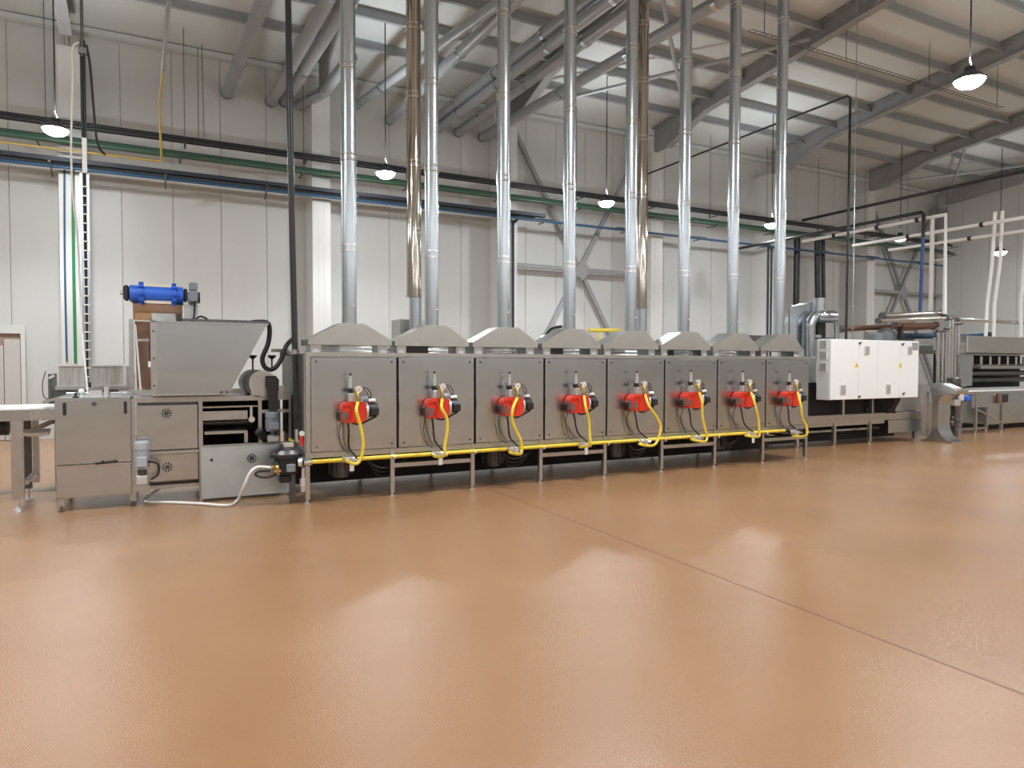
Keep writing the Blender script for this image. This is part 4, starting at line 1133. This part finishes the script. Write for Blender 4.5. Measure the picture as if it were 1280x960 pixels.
t = thing('control_cabinet', 'large white enamel control cabinet with four doors on the table frame', 'cabinet', (12.3, 8.5, .935))
CX0, CX1, CZ0, CZ1 = 10.96, 13.60, .935, 2.07
part('body', MB().bbox(CX0, CX1, 8.522, 8.80, CZ0, CZ1, .008), 'white', t)
SEAM = [CX0, 11.748, 12.313, 12.989, CX1]
for k in range(4):
    part('door', MB().bbox(SEAM[k] + .005, SEAM[k + 1] - .005, 8.5, 8.521, CZ0 + .006, CZ1 - .006, .005), 'white', t)
def grille(x, z, w_, h_, parent):
    g = part('vent_grille', MB().box(x - w_ / 2, x + w_ / 2, 8.488, 8.4995, z - h_ / 2, z + h_ / 2), 'side_w', parent)
    b = MB()
    for k in range(8):
        zz = z - h_ / 2 + h_ * (k + 1) / 9
        b.box(x - w_ * .40, x + w_ * .40, 8.483, 8.4878, zz - .004, zz + .004)
    part('slats', b, 'grey_sign', g)
grille(11.984, 1.868, .15, .17, t)
grille(13.296, 1.882, .15, .17, t)
grille(11.315, 1.128, .16, .18, t)
grille(12.641, 1.123, .14, .18, t)
for z in (1.97, 1.77, 1.55):
    g = part('side_vent', MB().box(CX0 - .014, CX0 - .0005, 8.57, 8.73, z - .08, z + .08), 'side_w', t)
    b = MB()
    for k in range(7):
        zz = z - .06 + .02 * k
        b.box(CX0 - .018, CX0 - .0142, 8.585, 8.715, zz - .005, zz + .005)
    part('slats', b, 'grey_sign', g)
for (px_, pz_) in ((11.77, 2.0), (13.062, 2.0), (11.775, .985), (13.119, 1.02)):
    part('lock', MB().cyl((px_, 8.4995, pz_), (px_, 8.482, pz_), .022, 12).bar((px_ - .03, 8.478, pz_ - .02), (px_ + .03, 8.478, pz_ + .02), .012, .012), 'steel_dark', t)
for px_ in (11.689, 13.012):
    wz = 1.593
    wp = part('warning_sign', MB().prism([(px_ - .055, wz - .05), (px_ + .055, wz - .05), (px_, wz + .05)], 'y', 8.4965, 8.4995), 'warn', t)
    part('bolt_mark', MB().prism([(px_ + .008, wz + .022), (px_ - .012, wz - .012), (px_ + .0, wz - .010), (px_ - .006, wz - .038), (px_ + .014, wz - .002), (px_ + .002, wz - .004)], 'y', 8.4945, 8.496), 'black', wp)
part('rating_plate', MB().box(13.37, 13.565, 8.494, 8.4995, 1.89, 2.04), 'grey_sign', t)
b = MB()
for k in range(6):
    xx = 13.02 + .045 * k
    b.tube([(xx, 8.65, .93), (xx + .03, 8.62 + .02 * k, .82), (xx - .05 + .02 * k, 8.70 + .02 * k, .70), (xx - .02, 8.75, .625)], .026, 7)
solo('cable_bundle', b, 'rubber', 'thick bundle of black cables below the right end of the white cabinet', 'cable')
solo('cable_block', MB().bbox(12.6, 12.9, 8.9, 9.1, .621, .75, .02), 'black', 'black cable block on the table under the white cabinet', 'box')

# pedestal console
t = thing('pedestal_console', 'curved stainless pedestal console with wide foot right of the white cabinet', 'console', (14.4, 8.4, 0))
pf = [(8.80, 0), (8.16, 0), (8.16, .03), (8.27, .06), (8.37, .13), (8.43, .24), (8.45, .36), (8.45, .80), (8.43, .89), (8.36, .965), (8.25, .995), (8.11, 1.01),
      (8.09, 1.07), (8.48, 1.225), (8.60, 1.215), (8.64, 1.14), (8.60, .98), (8.58, .85), (8.58, .30), (8.61, .13), (8.68, .05), (8.80, .03)]
part('stand', MB().prism(pf, 'x', 14.211, 14.613), 'steel', t)
part('side_plate', MB().prism(pf, 'x', 14.211 - .012, 14.211 - .001), 'steel_frame', t)
part('operator_panel', MB().obox((14.404, 8.30, 1.16), (1, 0, 0), (0, 1, .4), (0, -.4, 1), .13, .12, .006), 'white_p', t)

# galvanized elbow duct between the oven end and the cabinet
t = thing('elbow_duct', 'galvanized duct with elbows and collar behind the white cabinet', 'duct', (11.7, 9.4, 1.71))
part('collar', MB().cyl((11.742, 9.4, 2.603), (11.734, 9.4, 2.923), .135, 20), 'galv', t)
part('left_drop', MB().tube([(11.404, 9.3, 1.764), (11.381, 9.3, 2.285), (11.39, 9.3, 2.411), (11.502, 9.3, 2.541), (11.71, 9.3, 2.595)], .10, 16), 'galv', t)
part('cross_pipe', MB().cyl((11.548, 9.3, 2.542), (12.066, 9.3, 2.56), .12, 18), 'galv', t)
part('right_drop', MB().tube([(11.922, 9.3, 2.587), (12.066, 9.3, 2.543), (12.141, 9.3, 2.433), (12.161, 9.3, 2.11)], .06, 14), 'galv', t)
part('transition', MB().prism([(11.18, 1.9), (11.175, 2.45), (11.375, 2.78), (11.628, 2.85), (11.749, 2.6), (11.455, 1.9)], 'y', 9.45, 9.75), 'galv', t)
part('base_box', MB().box(11.366, 11.551, 9.42, 9.75, 1.715, 2.6), 'galv', t)
part('damper', MB().bbox(11.754, 11.943, 9.4, 9.5, 2.2, 2.45, .02), 'black', t)
part('stand', MB().box(11.633, 12.251, 9.35, 9.6, 2.10, 2.14).box(11.75, 11.79, 9.4, 9.44, 1.71, 2.1), 'steel_dark', t)

# steel pipework behind and right of the cabinet
YP_ = 9.5
def hp(a, c, r, m, label):
    d = thing('process_pipe', label, 'pipe', a)
    part('tube', MB().cyl(a, c, r, 14), m, d)
    u = (Vector(c) - Vector(a)).normalized()
    for f in (0.0, 1.0):
        p = Vector(a).lerp(Vector(c), f)
        part('clamp', MB().cyl(p - u * .03, p + u * .03, r + .022, 12), 'steel_dark', d)
    return d
hp((13.892, 9.5, 2.649), (16.049, 9.5, 2.796), .060, 'chrome', 'polished steel pipe, topmost horizontal one right of the white cabinet top')
hp((13.616, 9.4, 2.532), (16.037, 9.4, 2.67), .045, 'chrome', 'polished steel pipe, second horizontal one from the top')
hp((14.458, 9.6, 2.48), (15.981, 9.6, 2.522), .05, 'copper', 'reddish horizontal pipe, third from the top')
hp((13.056, 9.9, 2.369), (15.085, 9.9, 2.475), .060, 'copper', 'reddish pipe running left over the white cabinet top')
hp((15.087, 9.9, 2.42), (16.355, 9.9, 2.509), .060, 'copper', 'reddish pipe piece right of the black post')
hp((15.64, 10.2, 2.277), (16.924, 10.2, 2.303), .07, 'blue_p', 'blue grey pipe low behind the white cabinet')
hp((16.791, 9.6, 2.658), (20.089, 9.6, 2.678), .045, 'chrome', 'polished steel pipe running to the right edge over the far machine')
hp((17.856, 10.2, 2.322), (19.27, 10.2, 2.392), .05, 'blue_p', 'blue grey pipe behind the upright steel pipes')
solo('black_post', MB().cyl((14.669, 9.6, 2.503), (14.679, 9.6, 2.165), .055, 12), 'black', 'short black post above the right half of the white cabinet', 'post')
VPIPES = [(15.91, 2.386, 1.28, 0.045, 'chrome', 'first'), (16.078, 2.391, 1.26, 0.035, 'steel_frame', 'second'), (16.215, 2.449, 1.222, 0.045, 'chrome', 'third'), (16.332, 2.676, 1.202, 0.04, 'steel_frame', 'fourth'), (16.44, 2.717, 1.201, 0.05, 'chrome', 'fifth'), (16.572, 2.571, 1.426, 0.04, 'chrome', 'sixth'), (16.699, 2.575, 1.425, 0.035, 'steel_frame', 'seventh')]
for x, za, zb, r, m, n in VPIPES:
    zb = 1.131
    d = thing('upright_pipe', 'upright steel pipe, %s from the left of the bundle behind the console' % n, 'pipe', (x, 9.5, 1.131), 'upright pipes behind the console')
    part('tube', MB().cyl((x, 9.5, zb), (x, 9.5, za), r, 12), m, d)
    part('clamp', MB().cyl((x, 9.5, za - .05), (x, 9.5, za), r + .02, 12).bar((x - .02, 9.44, za - .03), (x + .04, 9.40, za + .01), .012, .02), 'steel_dark', d)
    part('elbow', MB().sphere((x, 9.5, za), r * 1.05, 12), m, d)
    part('base_clamp', MB().cyl((x, 9.5, zb), (x, 9.5, zb + .04), r + .02, 12), 'steel_dark', d)
solo('pipe_stand', MB().box(15.3, 16.7, 9.3, 9.75, 1.09, 1.13).box(15.35, 15.45, 9.4, 9.5, 0, 1.09).box(16.5, 16.6, 9.4, 9.5, 0, 1.09), 'steel_frame', 'steel stand carrying the bundle of upright pipes', 'stand')
t = thing('round_motor', 'grey drum shaped motor lying behind the white cabinet top', 'motor', (14.189, 9.6, 2.174))
part('drum', MB().cyl((14.41, 9.75, 2.218), (13.967, 9.45, 2.199), .20, 22), 'steel_dark', t)
part('flange', MB().cyl((13.967, 9.45, 2.199), (13.907, 9.41, 2.197), .13, 18), 'grey_mot', t)
part('block', MB().bbox(13.556, 13.796, 9.4, 9.6, 2.1, 2.28, .03), 'grey_mot', t)
solo('motor_stand', MB().box(12.3, 14.0, 9.45, 9.7, 1.9, 1.98).box(12.35, 12.43, 9.5, 9.6, .62, 1.9).box(13.8, 13.88, 9.5, 9.6, 1.21, 1.9), 'steel_dark', 'dark stand behind the white cabinet carrying the drum motor', 'stand')
# machine end behind cabinet and pipes
t = thing('outfeed_machine', 'steel outfeed machine with a dark opening behind the upright pipes', 'machine', (14.9, 9.9, 0))
part('hood', MB().box(14.4, 16.3, 10.3, 11.0, 1.75, 2.35), 'steel_dull', t)
part('interior', MB().box(14.4, 16.3, 10.6, 11.0, 1.2, 1.749), 'dark_in', t)
part('base', MB().box(14.4, 16.3, 10.25, 11.0, .1, 1.199), 'steel_dark', t)
part('frame_post', MB().box(14.5, 14.6, 10.25, 10.31, 1.2, 1.75), 'steel_frame', t)

# far steel machine at the right edge
YM = 9.4
t = thing('far_machine', 'large stainless machine with rollers at the right edge', 'machine', (18.6, YM, 0))
part('top_hood', MB().bbox(16.98, 21.0, YM + .05, YM + 1.4, 1.88, 2.29, .015), 'steel_dull', t)
part('step_box', MB().bbox(16.72, 16.97, YM + .1, YM + 1.2, 1.86, 2.08, .01), 'steel_dull', t)
part('mid_rail', MB().box(16.45, 21.0, YM + .0, YM + .04, 1.825, 1.85), 'steel_frame', t)
part('side_panel', MB().box(16.62, 17.15, YM + .02, YM + .06, 1.1, 1.82), 'steel', t)
part('dark_backing', MB().box(17.16, 21.0, YM + .9, YM + .95, 1.0, 1.88), 'dark_in', t)
for k in range(3):
    z = 1.22 + .17 * k
    part('roller', MB().cyl((17.2, YM + .45 - .1 * k, z), (20.95, YM + .45 - .1 * k, z), .065, 14), 'steel_dark', t)
part('front_bar', MB().box(17.55, 20.9, YM + .05, YM + .09, 1.50, 1.57), 'steel_frame', t)
for k in range(10):
    x = 17.3 + k * .38
    part('nozzle', MB().cyl((x, YM + .12, 1.60), (x, YM + .12, 1.80), .035, 10), 'chrome', t)
part('body', MB().bbox(18.0, 21.0, YM + .1, YM + 1.3, .12, .93, .01), 'steel', t)
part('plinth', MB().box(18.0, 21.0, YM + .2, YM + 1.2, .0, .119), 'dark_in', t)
part('end_panel', MB().box(16.75, 17.35, YM + .5, YM + .53, .05, .95), 'steel', t)
t = thing('wall_gauge', 'white plate with a round dial left of the far machine hood', 'gauge', (16.55, 9.42, 1.88))
part('plate', MB().box(16.42, 16.68, 9.9, 9.93, 1.95, 2.25), 'white_p', t)
part('dial', MB().cyl((16.6, 9.9, 2.1), (16.6, 9.88, 2.1), .09, 18).cyl((16.6, 9.88, 2.1), (16.6, 9.877, 2.1), .075, 18), 'side_w', t)
# small conveyor in front of it
t = thing('outfeed_conveyor', 'narrow steel outfeed conveyor on slim legs before the far machine', 'conveyor', (17.5, 9.0, 0))
part('bed', MB().box(15.6, 20.5, 8.92, 9.32, .93, .985), 'steel_frame', t)
part('belt', MB().box(15.6, 20.5, 8.94, 9.30, .986, .995), 'belt', t)
part('side_skirt', MB().box(16.3, 18.0, 8.95, 8.97, .62, .929), 'steel', t)
for lx in (16.45, 17.5):
    for ly in (8.95, 9.28):
        l = part('leg', MB().box(lx - .03, lx + .03, ly - .025, ly + .025, .06, .929), 'steel_frame', t)
        part('foot', MB().cyl((lx, ly, 0), (lx, ly, .06), .022, 8), 'alu', l)
part('brace_bar', MB().bar((16.5, 8.95, .58), (17.48, 8.95, .26), .03, .035), 'steel_frame', t)
part('cable_tray', MB().box(15.7, 17.2, 9.1, 9.2, .10, .14), 'galv', t)
part('drive_head', MB().bbox(17.35, 17.6, 8.85, 8.919, .72, .92, .02), 'black', t)
part('red_cover', MB().bbox(17.28, 17.34, 8.86, 8.94, .70, .90, .01), 'copper', t)
t = gear_motor(15.42, 8.85, .70, .62, .13, 'dark upright mixer motor right of the curved console', name='mixer_motor', m='steel_dark')
b = MB()
for k in range(9):
    a = random.uniform(15.15, 15.75)
    b.bbox(a, a + .12, 8.8 + random.uniform(0, .2), 9.05, .25 + .05 * k, .36 + .05 * k, .02)
part('pump_block', b, 'steel_dark', t)
part('blue_valve', MB().bbox(15.85, 16.05, 8.82, 8.92, .78, .92, .03), 'blue', t)
part('yellow_valve', MB().bbox(15.02, 15.12, 8.85, 8.95, .66, .78, .02), 'yellow', t)
part('white_block', MB().bbox(15.55, 15.75, 8.8, 8.9, .80, 1.02, .02), 'side_w', t)
part('stand', MB().box(15.2, 15.3, 8.85, 8.95, 0, .7).box(15.5, 15.6, 8.85, 8.95, 0, .7), 'steel_dark', t)
